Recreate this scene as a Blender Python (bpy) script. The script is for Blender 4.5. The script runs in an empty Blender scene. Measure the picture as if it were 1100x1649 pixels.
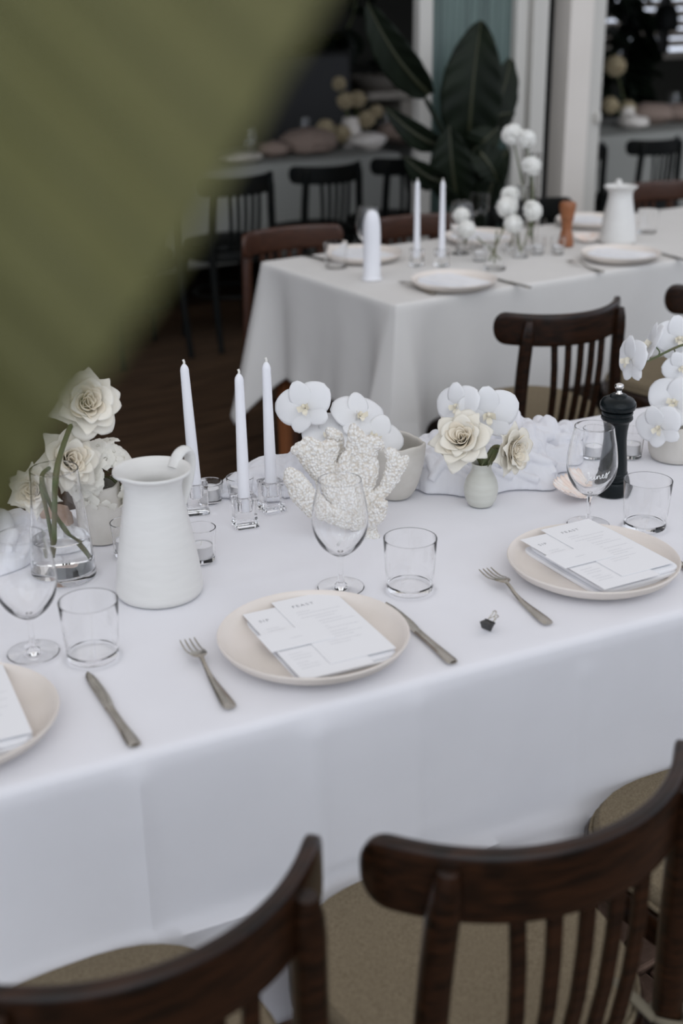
import bpy, bmesh, math, random
from mathutils import Vector, Matrix, noise
R = math.radians
PI = math.pi
scene = bpy.context.scene
COL = scene.collection

# ------------------------------------------------------------------ camera
FPX, PITCH, ROLL, CH = 2070.0, R(22.0), 0.012, 1.60
_c, _n = math.cos(ROLL), math.sin(ROLL)
_D = Vector((0, -math.sin(PITCH), -math.cos(PITCH)))
_FWD = Vector((0, math.cos(PITCH), -math.sin(PITCH)))
CRIGHT = Vector((_c, 0, 0)) + _D * _n
CUP = Vector((_n, 0, 0)) - _D * _c
CAM = Vector((0, 0, CH))
cd = bpy.data.cameras.new('camera')
cam = bpy.data.objects.new('camera', cd)
COL.objects.link(cam)
M = Matrix((CRIGHT, CUP, -_FWD)).transposed().to_4x4()
M.translation = CAM
cam.matrix_world = M
cd.sensor_fit = 'VERTICAL'
cd.sensor_height = 36.0
cd.sensor_width = 24.0
cd.lens = 36.0 * FPX / 1649.0
cd.clip_start = 0.02
cd.dof.use_dof = True
cd.dof.focus_distance = 2.2
cd.dof.aperture_fstop = 2.7
scene.camera = cam

# ------------------------------------------------------------------ sky and exposure
world = bpy.data.worlds.new('overcast_sky')
scene.world = world
world.use_nodes = True
wn = world.node_tree
wn.nodes.clear()
wo = wn.nodes.new('ShaderNodeOutputWorld')
wb = wn.nodes.new('ShaderNodeBackground')
wt = wn.nodes.new('ShaderNodeTexCoord')
ws = wn.nodes.new('ShaderNodeSeparateXYZ')
wr = wn.nodes.new('ShaderNodeValToRGB')
wr.color_ramp.elements[0].position = 0.0
wr.color_ramp.elements[0].color = (1.12, 1.22, 1.43, 1)
wr.color_ramp.elements[1].position = 0.9
wr.color_ramp.elements[1].color = (0.75, 0.71, 0.695, 1)
wn.links.new(wt.outputs['Generated'], ws.inputs[0])
wn.links.new(ws.outputs['Z'], wr.inputs[0])
wn.links.new(wr.outputs[0], wb.inputs[0])
wb.inputs[1].default_value = 0.82
wn.links.new(wb.outputs[0], wo.inputs[0])
sl = bpy.data.lights.new('added_soft_fill', 'SUN')  # broad fill light added behind the camera to lift the cloth's hanging front
sl.energy = 0.95
sl.angle = R(70)
sl.color = (0.88, 0.95, 1.0)
so = bpy.data.objects.new('added_soft_fill', sl)
COL.objects.link(so)
so.rotation_euler = Vector((0.15, -0.80, 0.58)).to_track_quat('Z', 'Y').to_euler()
so.location = (-4, -6, 6)
scene.view_settings.view_transform = 'Standard'
scene.view_settings.look = 'None'
scene.view_settings.exposure = 0.0
scene.view_settings.gamma = 1.0
scene.view_settings.use_curve_mapping = False
scene.cycles.blur_glossy = 0.0
scene.cycles.transparent_max_bounces = 16
scene.cycles.max_bounces = 14
scene.cycles.transmission_bounces = 14
scene.cycles.sample_clamp_indirect = 4.0


# ------------------------------------------------------------------ helpers
def ray(px, py):
    return CRIGHT * ((px - 550) / FPX) - CUP * ((py - 824.5) / FPX) + _FWD


def P(px, py, z=0.75):
    d = ray(px, py)
    return CAM + d * ((z - CH) / d.z)


def PD(px, py, depth):
    return CAM + ray(px, py) * depth


A1, A2 = R(26.2), R(32.3)      # directions of the front table / the far table and the house


def F1(u, v, z=0.0):
    return Vector((u * math.cos(A1) - v * math.sin(A1), u * math.sin(A1) + v * math.cos(A1), z))


def F2(u, v, z=0.0):
    return Vector((u * math.cos(A2) - v * math.sin(A2), u * math.sin(A2) + v * math.cos(A2), z))


def inv2(p):
    return (p.x * math.cos(A2) + p.y * math.sin(A2), -p.x * math.sin(A2) + p.y * math.cos(A2))


def onV(px, py, v):            # where the sight line meets the upright plane v of the house
    d = ray(px, py)
    _, dv = inv2(d)
    p = CAM + d * (v / dv)
    return inv2(p)[0], p.z


def lerp(a, b, t):
    return a + (b - a) * t


def smooth(a, b, x):
    t = max(0.0, min(1.0, (x - a) / (b - a)))
    return t * t * (3 - 2 * t)


def crom(pts, n):
    """Catmull-Rom through pts (Vectors or tuples), n steps per span."""
    pts = [Vector(p) for p in pts]
    out = []
    for i in range(len(pts) - 1):
        p0 = pts[max(i - 1, 0)]; p1 = pts[i]; p2 = pts[i + 1]; p3 = pts[min(i + 2, len(pts) - 1)]
        for k in range(n):
            t = k / n
            out.append(0.5 * ((2 * p1) + (p2 - p0) * t + (2 * p0 - 5 * p1 + 4 * p2 - p3) * t * t + (3 * p1 - p0 - 3 * p2 + p3) * t ** 3))
    out.append(pts[-1])
    return out


class MB:
    def __init__(s):
        s.v = []; s.f = []

    def add(s, verts, faces):
        o = len(s.v)
        s.v += [tuple(p) for p in verts]
        s.f += [tuple(i + o for i in f) for f in faces]
        return s

    def grid(s, fn, nu, nv, cu=False, cv=False):
        vs = [fn(i / (nu if cu else nu - 1), j / (nv if cv else nv - 1)) for j in range(nv) for i in range(nu)]
        fs = []
        for j in range(nv if cv else nv - 1):
            for i in range(nu if cu else nu - 1):
                a = j * nu + i; b = j * nu + (i + 1) % nu
                c = ((j + 1) % nv) * nu + (i + 1) % nu; d = ((j + 1) % nv) * nu + i
                fs.append((a, b, c, d))
        return s.add(vs, fs)

    def rings(s, rings, cap0=False, cap1=False):
        n = len(rings[0])
        vs = [p for r in rings for p in r]
        fs = []
        for j in range(len(rings) - 1):
            for i in range(n):
                fs.append((j * n + i, j * n + (i + 1) % n, (j + 1) * n + (i + 1) % n, (j + 1) * n + i))
        if cap0: fs.append(tuple(range(n))[::-1])
        if cap1: fs.append(tuple((len(rings) - 1) * n + i for i in range(n)))
        return s.add(vs, fs)

    def lathe(s, prof, n=32, warp=None, c=(0, 0, 0), closed=False):
        """prof: (r, z) list; r = 0 makes a pole."""
        rings = []
        o = len(s.v); idx = []
        for r, z in prof:
            if r < 1e-6:
                p = Vector((0, 0, z))
                s.v.append(tuple(p + Vector(c))); idx.append([len(s.v) - 1])
            else:
                row = []
                for i in range(n):
                    a = 2 * PI * i / n
                    p = Vector((r * math.cos(a), r * math.sin(a), z))
                    if warp: p = warp(p, a, r, z)
                    s.v.append(tuple(p + Vector(c))); row.append(len(s.v) - 1)
                idx.append(row)
        pairs = list(zip(idx[:-1], idx[1:]))
        if closed: pairs.append((idx[-1], idx[0]))
        for a, b in pairs:
            if len(a) == 1 and len(b) == 1: continue
            for i in range(n):
                k = (i + 1) % n
                if len(a) == 1: s.f.append((a[0], b[k], b[i]))
                elif len(b) == 1: s.f.append((a[i], a[k], b[0]))
                else: s.f.append((a[i], a[k], b[k], b[i]))
        return s

    def tube(s, pts, rad, n=8, flat=1.0, up=None):
        pts = [Vector(p) for p in pts]
        m = len(pts)
        rads = rad if isinstance(rad, (list, tuple)) else [rad] * m
        if len(rads) != m:
            rads = [lerp(rads[0], rads[-1], i / (m - 1)) for i in range(m)]
        t0 = (pts[1] - pts[0]).normalized()
        x = up if up is not None else Vector((0, 0, 1))
        if abs(x.dot(t0)) > 0.95: x = Vector((1, 0, 0))
        rings = []
        for i in range(m):
            t = (pts[min(i + 1, m - 1)] - pts[max(i - 1, 0)]).normalized()
            x = (x - t * x.dot(t)).normalized()
            y = t.cross(x)
            rings.append([pts[i] + (x * math.cos(2 * PI * k / n) + y * math.sin(2 * PI * k / n) * flat) * rads[i] for k in range(n)])
        return s.rings(rings, True, True)

    def box(s, c, size, rot=None):
        hx, hy, hz = size[0] / 2, size[1] / 2, size[2] / 2
        vs = [Vector((x * hx, y * hy, z * hz)) for x in (-1, 1) for y in (-1, 1) for z in (-1, 1)]
        if rot is not None: vs = [rot @ p for p in vs]
        return s.add([p + Vector(c) for p in vs], [(0, 1, 3, 2), (4, 6, 7, 5), (0, 4, 5, 1), (2, 3, 7, 6), (0, 2, 6, 4), (1, 5, 7, 3)])

    def bar(s, a, b, w, h, up=Vector((0, 0, 1))):
        a = Vector(a); b = Vector(b)
        t = (b - a).normalized(); x = t.cross(up)
        if x.length < 1e-4: x = Vector((1, 0, 0))
        x.normalize(); y = x.cross(t)
        rg = [[q + x * sx * w / 2 + y * sy * h / 2 for sx, sy in ((-1, -1), (1, -1), (1, 1), (-1, 1))] for q in (a, b)]
        return s.rings(rg, True, True)

    def ball(s, c, r, n=10, m=7, warp=None):
        prof = [(math.sin(PI * i / m), -math.cos(PI * i / m)) for i in range(m + 1)]
        prof[0] = (0, -1); prof[-1] = (0, 1)
        rr = r if isinstance(r, (list, tuple)) else (r, r, r)
        o = len(s.v)
        s.lathe(prof, n)
        for i in range(o, len(s.v)):
            p = Vector(s.v[i])
            if warp: p = warp(p)
            s.v[i] = (p.x * rr[0] + c[0], p.y * rr[1] + c[1], p.z * rr[2] + c[2])
        return s

    def xform(s, m):
        s.v = [tuple(m @ Vector(p)) for p in s.v]
        return s

    def mesh(s, name, mat, sm=True, recalc=True):
        me = bpy.data.meshes.new(name)
        me.from_pydata(s.v, [], s.f)
        if recalc:
            bm = bmesh.new(); bm.from_mesh(me)
            bmesh.ops.recalc_face_normals(bm, faces=bm.faces[:])
            bm.to_mesh(me); bm.free()
        me.materials.append(mat)
        if sm:
            me.polygons.foreach_set('use_smooth', [True] * len(me.polygons))
            me.set_sharp_from_angle(angle=R(16 if mat.name in ('clear_glass', 'water') else 42))
        me.update()
        return me


def obj(name, mb, mat, parent=None, sm=True, bevel=0, solid=0, sub=0, loc=None, rot=None, recalc=True, auto=False):
    me = mb if isinstance(mb, bpy.types.Mesh) else mb.mesh(name, mat, sm, recalc)
    o = bpy.data.objects.new(name, me)
    COL.objects.link(o)
    if parent is not None: o.parent = parent
    if loc is not None: o.location = loc
    if rot is not None: o.rotation_euler = rot
    if solid:
        m = o.modifiers.new('thickness', 'SOLIDIFY'); m.thickness = solid; m.offset = 0
    if bevel:
        m = o.modifiers.new('bevel', 'BEVEL'); m.width = bevel; m.segments = 2; m.limit_method = 'ANGLE'; m.angle_limit = R(40)
        m.harden_normals = False
    if sub:
        m = o.modifiers.new('subdivide', 'SUBSURF'); m.levels = sub; m.render_levels = sub
    return o


def tag(o, label=None, cat=None, group=None, kind=None):
    if label: o['label'] = label
    if cat: o['category'] = cat
    if group: o['group'] = group
    if kind: o['kind'] = kind
    return o


def thing(name, label, cat, loc=(0, 0, 0), rz=0.0, group=None):
    o = bpy.data.objects.new(name, None)
    COL.objects.link(o)
    o.empty_display_size = 0.05
    o.location = loc
    o.rotation_euler = (0, 0, rz)
    return tag(o, label, cat, group)


def dup(root, label, loc, rz=0.0, group=None):
    def rec(o, par):
        c = o.copy(); COL.objects.link(c)
        if par is not None: c.parent = par
        for ch in list(o.children): rec(ch, c)
        return c
    r = rec(root, None)
    r.location = loc; r.rotation_euler = (0, 0, rz)
    r['label'] = label
    if group: r['group'] = group
    elif 'group' in r: del r['group']
    return r


# ------------------------------------------------------------------ materials
def mat(name, col, rough=0.5, metal=0.0, spec=0.5, trans=0.0, ior=1.45, noise_scale=0, noise_amt=0.0, col2=None, bump=0.0, bump_scale=200,
        stretch=None, coat=0.0, sheen=0.0, trl=0.0, detail=4.0, lo=0.35, hi=0.65):
    m = bpy.data.materials.new(name)
    m.use_nodes = True
    nt = m.node_tree
    b = nt.nodes['Principled BSDF']
    out = nt.nodes['Material Output']
    b.inputs['Base Color'].default_value = (*col, 1)
    b.inputs['Roughness'].default_value = rough
    b.inputs['Metallic'].default_value = metal
    b.inputs['Specular IOR Level'].default_value = spec
    b.inputs['IOR'].default_value = ior
    b.inputs['Transmission Weight'].default_value = trans
    b.inputs['Coat Weight'].default_value = coat
    b.inputs['Coat Roughness'].default_value = 0.15
    b.inputs['Sheen Weight'].default_value = sheen
    tc = nt.nodes.new('ShaderNodeTexCoord')
    mp = nt.nodes.new('ShaderNodeMapping')
    nt.links.new(tc.outputs['Object'], mp.inputs[0])
    if stretch: mp.inputs['Scale'].default_value = stretch
    colout = None
    if col2 is not None:
        nz = nt.nodes.new('ShaderNodeTexNoise')
        nz.inputs['Scale'].default_value = noise_scale
        nz.inputs['Detail'].default_value = detail
        nt.links.new(mp.outputs[0], nz.inputs['Vector'])
        rp = nt.nodes.new('ShaderNodeValToRGB')
        rp.color_ramp.elements[0].position = lo
        rp.color_ramp.elements[1].position = hi
        rp.color_ramp.elements[0].color = (*col, 1)
        rp.color_ramp.elements[1].color = (*col2, 1)
        nt.links.new(nz.outputs['Fac'], rp.inputs[0])
        nt.links.new(rp.outputs[0], b.inputs['Base Color'])
        colout = rp.outputs[0]
    if bump:
        nb = nt.nodes.new('ShaderNodeTexNoise')
        nb.inputs['Scale'].default_value = bump_scale
        nb.inputs['Detail'].default_value = 3
        nt.links.new(mp.outputs[0], nb.inputs['Vector'])
        bp = nt.nodes.new('ShaderNodeBump')
        bp.inputs['Strength'].default_value = bump
        bp.inputs['Distance'].default_value = 0.002
        nt.links.new(nb.outputs['Fac'], bp.inputs['Height'])
        nt.links.new(bp.outputs[0], b.inputs['Normal'])
    if trl:
        t = nt.nodes.new('ShaderNodeBsdfTranslucent')
        t.inputs['Color'].default_value = (*col, 1)
        if colout is not None: nt.links.new(colout, t.inputs['Color'])
        mx = nt.nodes.new('ShaderNodeMixShader')
        mx.inputs[0].default_value = trl
        nt.links.new(b.outputs[0], mx.inputs[1]); nt.links.new(t.outputs[0], mx.inputs[2])
        nt.links.new(mx.outputs[0], out.inputs[0])
    return m


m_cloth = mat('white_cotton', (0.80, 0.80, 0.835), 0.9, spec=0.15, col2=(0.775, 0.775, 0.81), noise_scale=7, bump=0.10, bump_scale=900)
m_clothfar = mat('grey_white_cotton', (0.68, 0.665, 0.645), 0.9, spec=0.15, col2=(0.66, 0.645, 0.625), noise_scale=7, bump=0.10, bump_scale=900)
m_gauze = mat('white_gauze', (0.90, 0.90, 0.93), 0.9, spec=0.1, trl=0.25, bump=0.25, bump_scale=700)
m_plate = mat('oatmeal_stoneware', (0.71, 0.65, 0.59), 0.42, spec=0.4, col2=(0.76, 0.70, 0.65), noise_scale=9, bump=0.05, bump_scale=90)
m_ceramic = mat('white_glaze', (0.70, 0.69, 0.665), 0.3, spec=0.45, col2=(0.675, 0.665, 0.64), noise_scale=20, stretch=(1, 1, 6))
m_cream = mat('cream_bisque', (0.63, 0.60, 0.555), 0.55, spec=0.3, col2=(0.57, 0.54, 0.49), noise_scale=22, bump=0.10, bump_scale=60)
m_vase = mat('pale_celadon', (0.60, 0.60, 0.545), 0.38, spec=0.4, col2=(0.55, 0.545, 0.49), noise_scale=40, stretch=(.3, .3, 2.5))
m_card = mat('white_card', (0.83, 0.83, 0.845), 0.8, spec=0.2)
m_ink = mat('grey_ink', (0.30, 0.30, 0.32), 0.9, spec=0.1)
m_inkpale = mat('pale_grey_ink', (0.56, 0.56, 0.585), 0.9, spec=0.1)
m_napkin = mat('white_napkin', (0.82, 0.83, 0.86), 0.95, spec=0.1, bump=0.2, bump_scale=700)
m_glass = mat('clear_glass', (1, 1, 1), 0.0, trans=1.0, ior=1.45)
m_water = mat('water', (1, 1, 1), 0.0, trans=1.0, ior=1.33)
m_steel = mat('worn_steel', (0.50, 0.47, 0.42), 0.24, metal=1.0, col2=(0.40, 0.37, 0.32), noise_scale=30)
m_chrome = mat('chrome', (0.75, 0.72, 0.68), 0.12, metal=1.0)
m_alu = mat('aluminium', (0.70, 0.70, 0.70), 0.35, metal=1.0)
m_wax = mat('white_wax', (0.88, 0.88, 0.91), 0.45, spec=0.3, trl=0.12)
m_wick = mat('wick', (0.75, 0.73, 0.68), 0.9)
m_walnut = mat('dark_walnut', (0.0075, 0.0042, 0.0024), 0.28, spec=0.32, col2=(0.028, 0.0110, 0.0048), noise_scale=14, stretch=(1, 4, 9), coat=0.08, bump=0.04, bump_scale=120)
m_walnut_red = mat('red_walnut', (0.040, 0.0165, 0.0095), 0.4, spec=0.4, col2=(0.065, 0.026, 0.0145), noise_scale=14, stretch=(1, 4, 9), coat=0.2)
m_ebony = mat('black_stained_wood', (0.005, 0.006, 0.006), 0.5, spec=0.10, col2=(0.008, 0.008, 0.007), noise_scale=12)
m_pad = mat('taupe_wool', (0.150, 0.120, 0.078), 0.95, spec=0.1, col2=(0.235, 0.193, 0.132), noise_scale=420, bump=0.45, bump_scale=500, detail=2)
m_tie = mat('olive_ribbon', (0.16, 0.14, 0.10), 0.9)
m_leg = mat('red_brown_wood', (0.26, 0.090, 0.032), 0.5, col2=(0.33, 0.120, 0.045), noise_scale=10, stretch=(6, 6, .6))
m_black = mat('black_lacquer', (0.007, 0.010, 0.011), 0.24, spec=0.22)
m_orange = mat('beech_wood', (0.24, 0.085, 0.033), 0.4, col2=(0.30, 0.115, 0.048), noise_scale=18, stretch=(5, 5, .6))
m_rose = mat('cream_rose_petal', (0.935, 0.90, 0.815), 0.6, spec=0.2, trl=0.40, col2=(0.94, 0.915, 0.85), noise_scale=30)
m_rose_in = mat('warm_rose_heart', (0.935, 0.875, 0.76), 0.6, spec=0.2, trl=0.42)
m_orchid = mat('white_orchid_petal', (0.93, 0.93, 0.935), 0.55, spec=0.2, trl=0.36)
m_lip = mat('ivory_orchid_lip', (0.86, 0.81, 0.68), 0.5, trl=0.2)
m_phlox = mat('ivory_petal', (0.88, 0.86, 0.79), 0.6, trl=0.28)
m_carn = mat('white_carnation', (0.92, 0.91, 0.87), 0.7, trl=0.2)
m_stem = mat('green_stem', (0.075, 0.105, 0.035), 0.5, col2=(0.11, 0.10, 0.045), noise_scale=40)
m_leafg = mat('dull_green_leaf', (0.05, 0.075, 0.03), 0.5, trl=0.2)
m_coral = mat('bleached_coral', (0.74, 0.71, 0.66), 0.8, spec=0.15)
_nt = m_coral.node_tree
_v = _nt.nodes.new('ShaderNodeTexVoronoi'); _v.inputs['Scale'].default_value = 215
_tc = _nt.nodes.new('ShaderNodeTexCoord'); _nt.links.new(_tc.outputs['Object'], _v.inputs['Vector'])
_rp = _nt.nodes.new('ShaderNodeValToRGB')
_rp.color_ramp.elements[0].position = .30; _rp.color_ramp.elements[0].color = (.83, .815, .785, 1)
_rp.color_ramp.elements[1].position = .80; _rp.color_ramp.elements[1].color = (.64, .585, .51, 1)
_nt.links.new(_v.outputs['Distance'], _rp.inputs[0]); _nt.links.new(_rp.outputs[0], _nt.nodes['Principled BSDF'].inputs['Base Color'])
_bp = _nt.nodes.new('ShaderNodeBump'); _bp.invert = True; _bp.inputs['Strength'].default_value = .8; _bp.inputs['Distance'].default_value = .003
_nt.links.new(_v.outputs['Distance'], _bp.inputs['Height']); _nt.links.new(_bp.outputs[0], _nt.nodes['Principled BSDF'].inputs['Normal'])
m_shell = mat('blush_shell', (0.84, 0.70, 0.62), 0.4, col2=(0.86, 0.80, 0.76), noise_scale=60, lo=.42, hi=.58)
m_rock = mat('pink_stone', (0.42, 0.29, 0.225), 0.8, col2=(0.52, 0.39, 0.31), noise_scale=30, bump=.4, bump_scale=80)
m_binder = mat('black_spring_steel', (0.012, 0.012, 0.012), 0.25, spec=0.6)
m_plank = mat('brown_decking', (0.026, 0.014, 0.0075), 0.6, spec=0.25, col2=(0.065, 0.037, 0.020), noise_scale=4, stretch=(1, 14, 14), bump=.2, bump_scale=30, detail=7)
m_paver = mat('mottled_brick', (0.105, 0.060, 0.040), 0.85, col2=(0.20, 0.125, 0.090), noise_scale=26, bump=.6, bump_scale=70, detail=8)
m_grout = mat('dark_grout', (0.03, 0.022, 0.017), 0.95)
m_white = mat('white_paint', (0.68, 0.63, 0.575), 0.5, col2=(0.655, 0.605, 0.55), noise_scale=4)
m_whitef = mat('white_frame', (0.52, 0.50, 0.46), 0.45)
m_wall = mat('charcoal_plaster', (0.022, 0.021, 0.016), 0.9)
m_dark = mat('dark_strip', (0.03, 0.035, 0.035), 0.7)
m_leather = mat('black_leather', (0.012, 0.011, 0.010), 0.5)
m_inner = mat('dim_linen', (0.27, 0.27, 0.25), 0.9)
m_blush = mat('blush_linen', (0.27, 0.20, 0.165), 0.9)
m_plant = mat('dark_plant_leaf', (0.0065, 0.0095, 0.006), 0.5, spec=0.16, col2=(0.010, 0.015, 0.008), noise_scale=6)
m_rib = mat('pale_midrib', (0.035, 0.038, 0.018), 0.5)
m_fore = mat('olive_leaf', (0.165, 0.162, 0.066), 0.5, spec=0.2, trl=0.3, col2=(0.19, 0.184, 0.084), noise_scale=9)
m_forerib = mat('olive_midrib', (0.18, 0.19, 0.09), 0.5)
m_pot = mat('grey_planter', (0.22, 0.21, 0.20), 0.8)
m_butter = mat('butter_petal', (0.50, 0.41, 0.26), 0.7, trl=0.2)
m_teal = mat('teal_fluted_glass', (0.15, 0.215, 0.195), 0.18, spec=0.5, trl=0.35, col2=(0.085, 0.125, 0.115), noise_scale=6, stretch=(6, 6, .2))
m_slat = mat('pale_slat', (0.34, 0.30, 0.255), 0.7)


# ================================================================== SETTING
def struct(name, mb, m, **k):
    return tag(obj(name, mb, m, **k), kind='structure')


# floor: one slab carrying brick pavers (terrace) and timber boards (towards the house)
fl = struct('floor', MB().box((2.5, 4.5, -0.06), (22, 22, 0.08)), m_grout, sm=False)
rng = random.Random(4)
paver_mesh = MB().box((0, 0, 0), (0.226, 0.226, 0.03)).mesh('brick_paver', m_paver, False)
for i in range(-6, 10):
    for j in range(0, 10):
        p = F2(i * 0.234 + 0.117 * (j % 2), -0.05 + j * 0.234, -0.016 + rng.uniform(-.0025, .0025))
        o = obj('paver', paver_mesh, m_paver, fl, loc=p, rot=(rng.uniform(-.006, .006), rng.uniform(-.006, .006), A2), bevel=0.006)
plank_mesh = MB().box((0, 0, 0), (2.196, 0.141, 0.024)).mesh('floor_board', m_plank, False)
for j in range(46):
    off = rng.uniform(0, 2.2)
    for i in range(-2, 4):
        u = -1.6 + i * 2.2 + off
        obj('floor_board', plank_mesh, m_plank, fl, loc=F2(u, 2.36 + j * 0.146, -0.013 + rng.uniform(-.0012, .0012)), rot=(0, 0, A2))

# house: dark room behind folding doors
VF = 4.95
def house_box(name, u0, u1, v0, v1, z0, z1, m, parent=None, bevel=0.0):
    b = MB().box((0, 0, 0), (u1 - u0, v1 - v0, z1 - z0))
    o = obj(name, b, m, parent, sm=False, bevel=bevel, loc=F2((u0 + u1) / 2, (v0 + v1) / 2, (z0 + z1) / 2), rot=(0, 0, A2))
    return o

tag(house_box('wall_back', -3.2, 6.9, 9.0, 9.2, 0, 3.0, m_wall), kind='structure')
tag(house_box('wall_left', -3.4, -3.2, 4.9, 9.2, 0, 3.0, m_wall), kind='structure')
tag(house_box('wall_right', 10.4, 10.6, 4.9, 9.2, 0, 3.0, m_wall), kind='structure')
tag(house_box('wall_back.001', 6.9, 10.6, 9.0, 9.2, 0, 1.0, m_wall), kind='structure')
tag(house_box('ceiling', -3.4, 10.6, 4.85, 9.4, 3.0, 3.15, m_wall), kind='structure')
tag(house_box('trim_1', -3.4, 10.6, 4.85, 5.05, 2.45, 3.0, m_white), kind='structure')     # lintel above the doors

# corner post between the two openings
uL, _ = onV(884, 200, VF - .05); uM, _ = onV(911, 200, VF - .05); uR, _ = onV(947, 200, VF - .05); uS, _ = onV(966, 200, VF)
post = tag(house_box('wall_post', uM, uR, VF - 0.05, uM * (VF - .05) / uL, 0, 2.6, m_white, bevel=.004), kind='structure')
jm = tag(house_box('door_jamb', uR + .012, uS, VF + .0, VF + .12, 0, 2.6, m_whitef, bevel=.004), kind='structure')
tag(house_box('door_track', uR, uR + .02, VF + .03, VF + .3, 0, 2.6, m_dark), kind='structure')
hb, hz = onV(968, 190, VF - .02)
obj('door_handle', MB().box((0, 0, 0), (.03, .03, .05)), m_whitef, jm, bevel=.008, sm=False).location = (0.03, -0.07, hz - 1.3)

# folded door leaves left of the post: stiles, fluted tinted glass
ug0, _ = onV(696, 150, VF); ug1, _ = onV(824, 150, VF); us1, _ = onV(884, 150, VF)
door = tag(house_box('door_1', ug0 - .075, ug0, VF, VF + .05, 0, 2.45, m_whitef, bevel=.004), kind='structure')
dm = door.matrix_basis.inverted() if False else None
def on_door(name, u0, u1, v0, v1, z0, z1, m, bevel=.003):
    c0 = ((ug0 - .075) + ug0) / 2, VF + .025, 2.45 / 2
    b = MB().box((0, 0, 0), (u1 - u0, v1 - v0, z1 - z0))
    return obj(name, b, m, door, sm=False, bevel=bevel, loc=((u0 + u1) / 2 - c0[0], (v0 + v1) / 2 - c0[1], (z0 + z1) / 2 - c0[2]))
c0 = Vector((((ug0 - .075) + ug0) / 2, VF + .025, 2.45 / 2))
def flutes(i, j):
    u = lerp(ug0, ug1, i)
    return (u - c0.x, 0.006 * math.sin(u * 2 * PI / 0.034) + (0.0), lerp(0.1, 2.35, j) - c0.z)
obj('glass_pane', MB().grid(flutes, 90, 2), m_teal, door, solid=.006)
on_door('bottom_rail', ug0, ug1, VF, VF + .05, 0, .1, m_whitef)
on_door('top_rail', ug0, ug1, VF, VF + .05, 2.35, 2.45, m_whitef)
w = (us1 - ug1)
on_door('door_stile', ug1, ug1 + w * .30, VF - .02, VF + .05, 0, 2.45, m_whitef)
on_door('door_stile', ug1 + w * .34, ug1 + w * .46, VF - .05, VF + .05, 0, 2.45, m_whitef)
on_door('door_stile', ug1 + w * .50, ug1 + w * .80, VF - .03, VF + .05, 0, 2.45, m_whitef)
on_door('door_gap_strip', ug1 + w * .80, us1 + .03, VF + .06, VF + .09, 0, 2.45, m_dark)  # dark strip standing in for the dark gap between stiles and post

# ================================================================== TABLES AND CLOTHS
def drape(Lx, Ly, drop, nL, nW, nd, flare, corner_amp, corner_drop, wr, seed, creases=(), side_crease=None, er=0.012):
    """cloth over a rectangle centred on the origin, top at z = 0"""
    mb = MB()
    rs = random.Random(seed)
    off = Vector((rs.uniform(0, 50), rs.uniform(0, 50), rs.uniform(0, 50)))
    def topz(x, y):
        z = 0.0016 * wr * noise.noise(Vector((x * 3.0, y * 3.0, 0)) + off)
        for (cx, cy, dx, dy, amp, wd) in creases:
            d = (x - cx) * dy - (y - cy) * dx
            z += amp * math.exp(-abs(d) / wd)
        return z
    xs = [lerp(-Lx / 2, Lx / 2, i / (nL - 1)) for i in range(nL)]
    ys = [lerp(-Ly / 2, Ly / 2, j / (nW - 1)) for j in range(nW)]
    top = [(x, y, topz(x, y)) for y in ys for x in xs]
    fs = [(j * nL + i, j * nL + i + 1, (j + 1) * nL + i + 1, (j + 1) * nL + i) for j in range(nW - 1) for i in range(nL - 1)]
    per = [(i, 0) for i in range(nL)] + [(nL - 1, j) for j in range(1, nW)] + [(i, nW - 1) for i in range(nL - 2, -1, -1)] + [(0, j) for j in range(nW - 2, 0, -1)]
    n = len(per)
    verts = top[:]
    prev = [j * nL + i for i, j in per]
    info = []
    for i, j in per:
        x, y = xs[i], ys[j]
        onx = i in (0, nL - 1); ony = j in (0, nW - 1)
        nx = (-1 if i == 0 else 1) if onx else 0
        ny = (-1 if j == 0 else 1) if ony else 0
        nv = Vector((nx, ny, 0)); 
        if onx and ony: nv.normalize()
        d = min(math.hypot(x - sx * Lx / 2, y - sy * Ly / 2) for sx in (-1, 1) for sy in (-1, 1))
        info.append((x, y, nv, d))
    rows = []
    for a in (25, 50, 75):
        rows.append(('r', R(a)))
    for k in range(1, nd + 1):
        rows.append(('d', k / nd))
    for kind, t in rows:
        cur = []
        for (x, y, nv, d) in info:
            if kind == 'r':
                o = er * math.sin(t); z = -er * (1 - math.cos(t))
                h = 0
            else:
                dr = drop + corner_drop * math.exp(-(d / 0.075) ** 1.5)
                dr += 0.012 * noise.noise(Vector((x * 4, y * 4, 5)) + off)
                z = -er - (dr - er) * t
                h = t
                fold = math.exp(-(d / 0.060) ** 2) - 0.22 * math.exp(-((d - 0.13) / 0.05) ** 2) + 0.10 * math.exp(-((d - 0.26) / 0.05) ** 2)
                o = er + flare * h * (0.6 + 0.4 * h) + corner_amp * h * fold
                q = Vector((x * 5.0, y * 5.0, z * 1.6)) + off
                o += wr * h * 0.018 * noise.noise(q) + wr * 0.006 * h * noise.noise(q * 2.7)
                if side_crease: o += side_crease(x, y, z, nv)
            p = Vector((x, y, 0)) + nv * o
            verts.append((p.x, p.y, z + (topz(x, y) if kind == 'r' else 0)))
            cur.append(len(verts) - 1)
        for i in range(n):
            k = (i + 1) % n
            fs.append((prev[i], cur[i], cur[k], prev[k]))
        prev = cur
    mb.add(verts, fs)
    return mb


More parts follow.
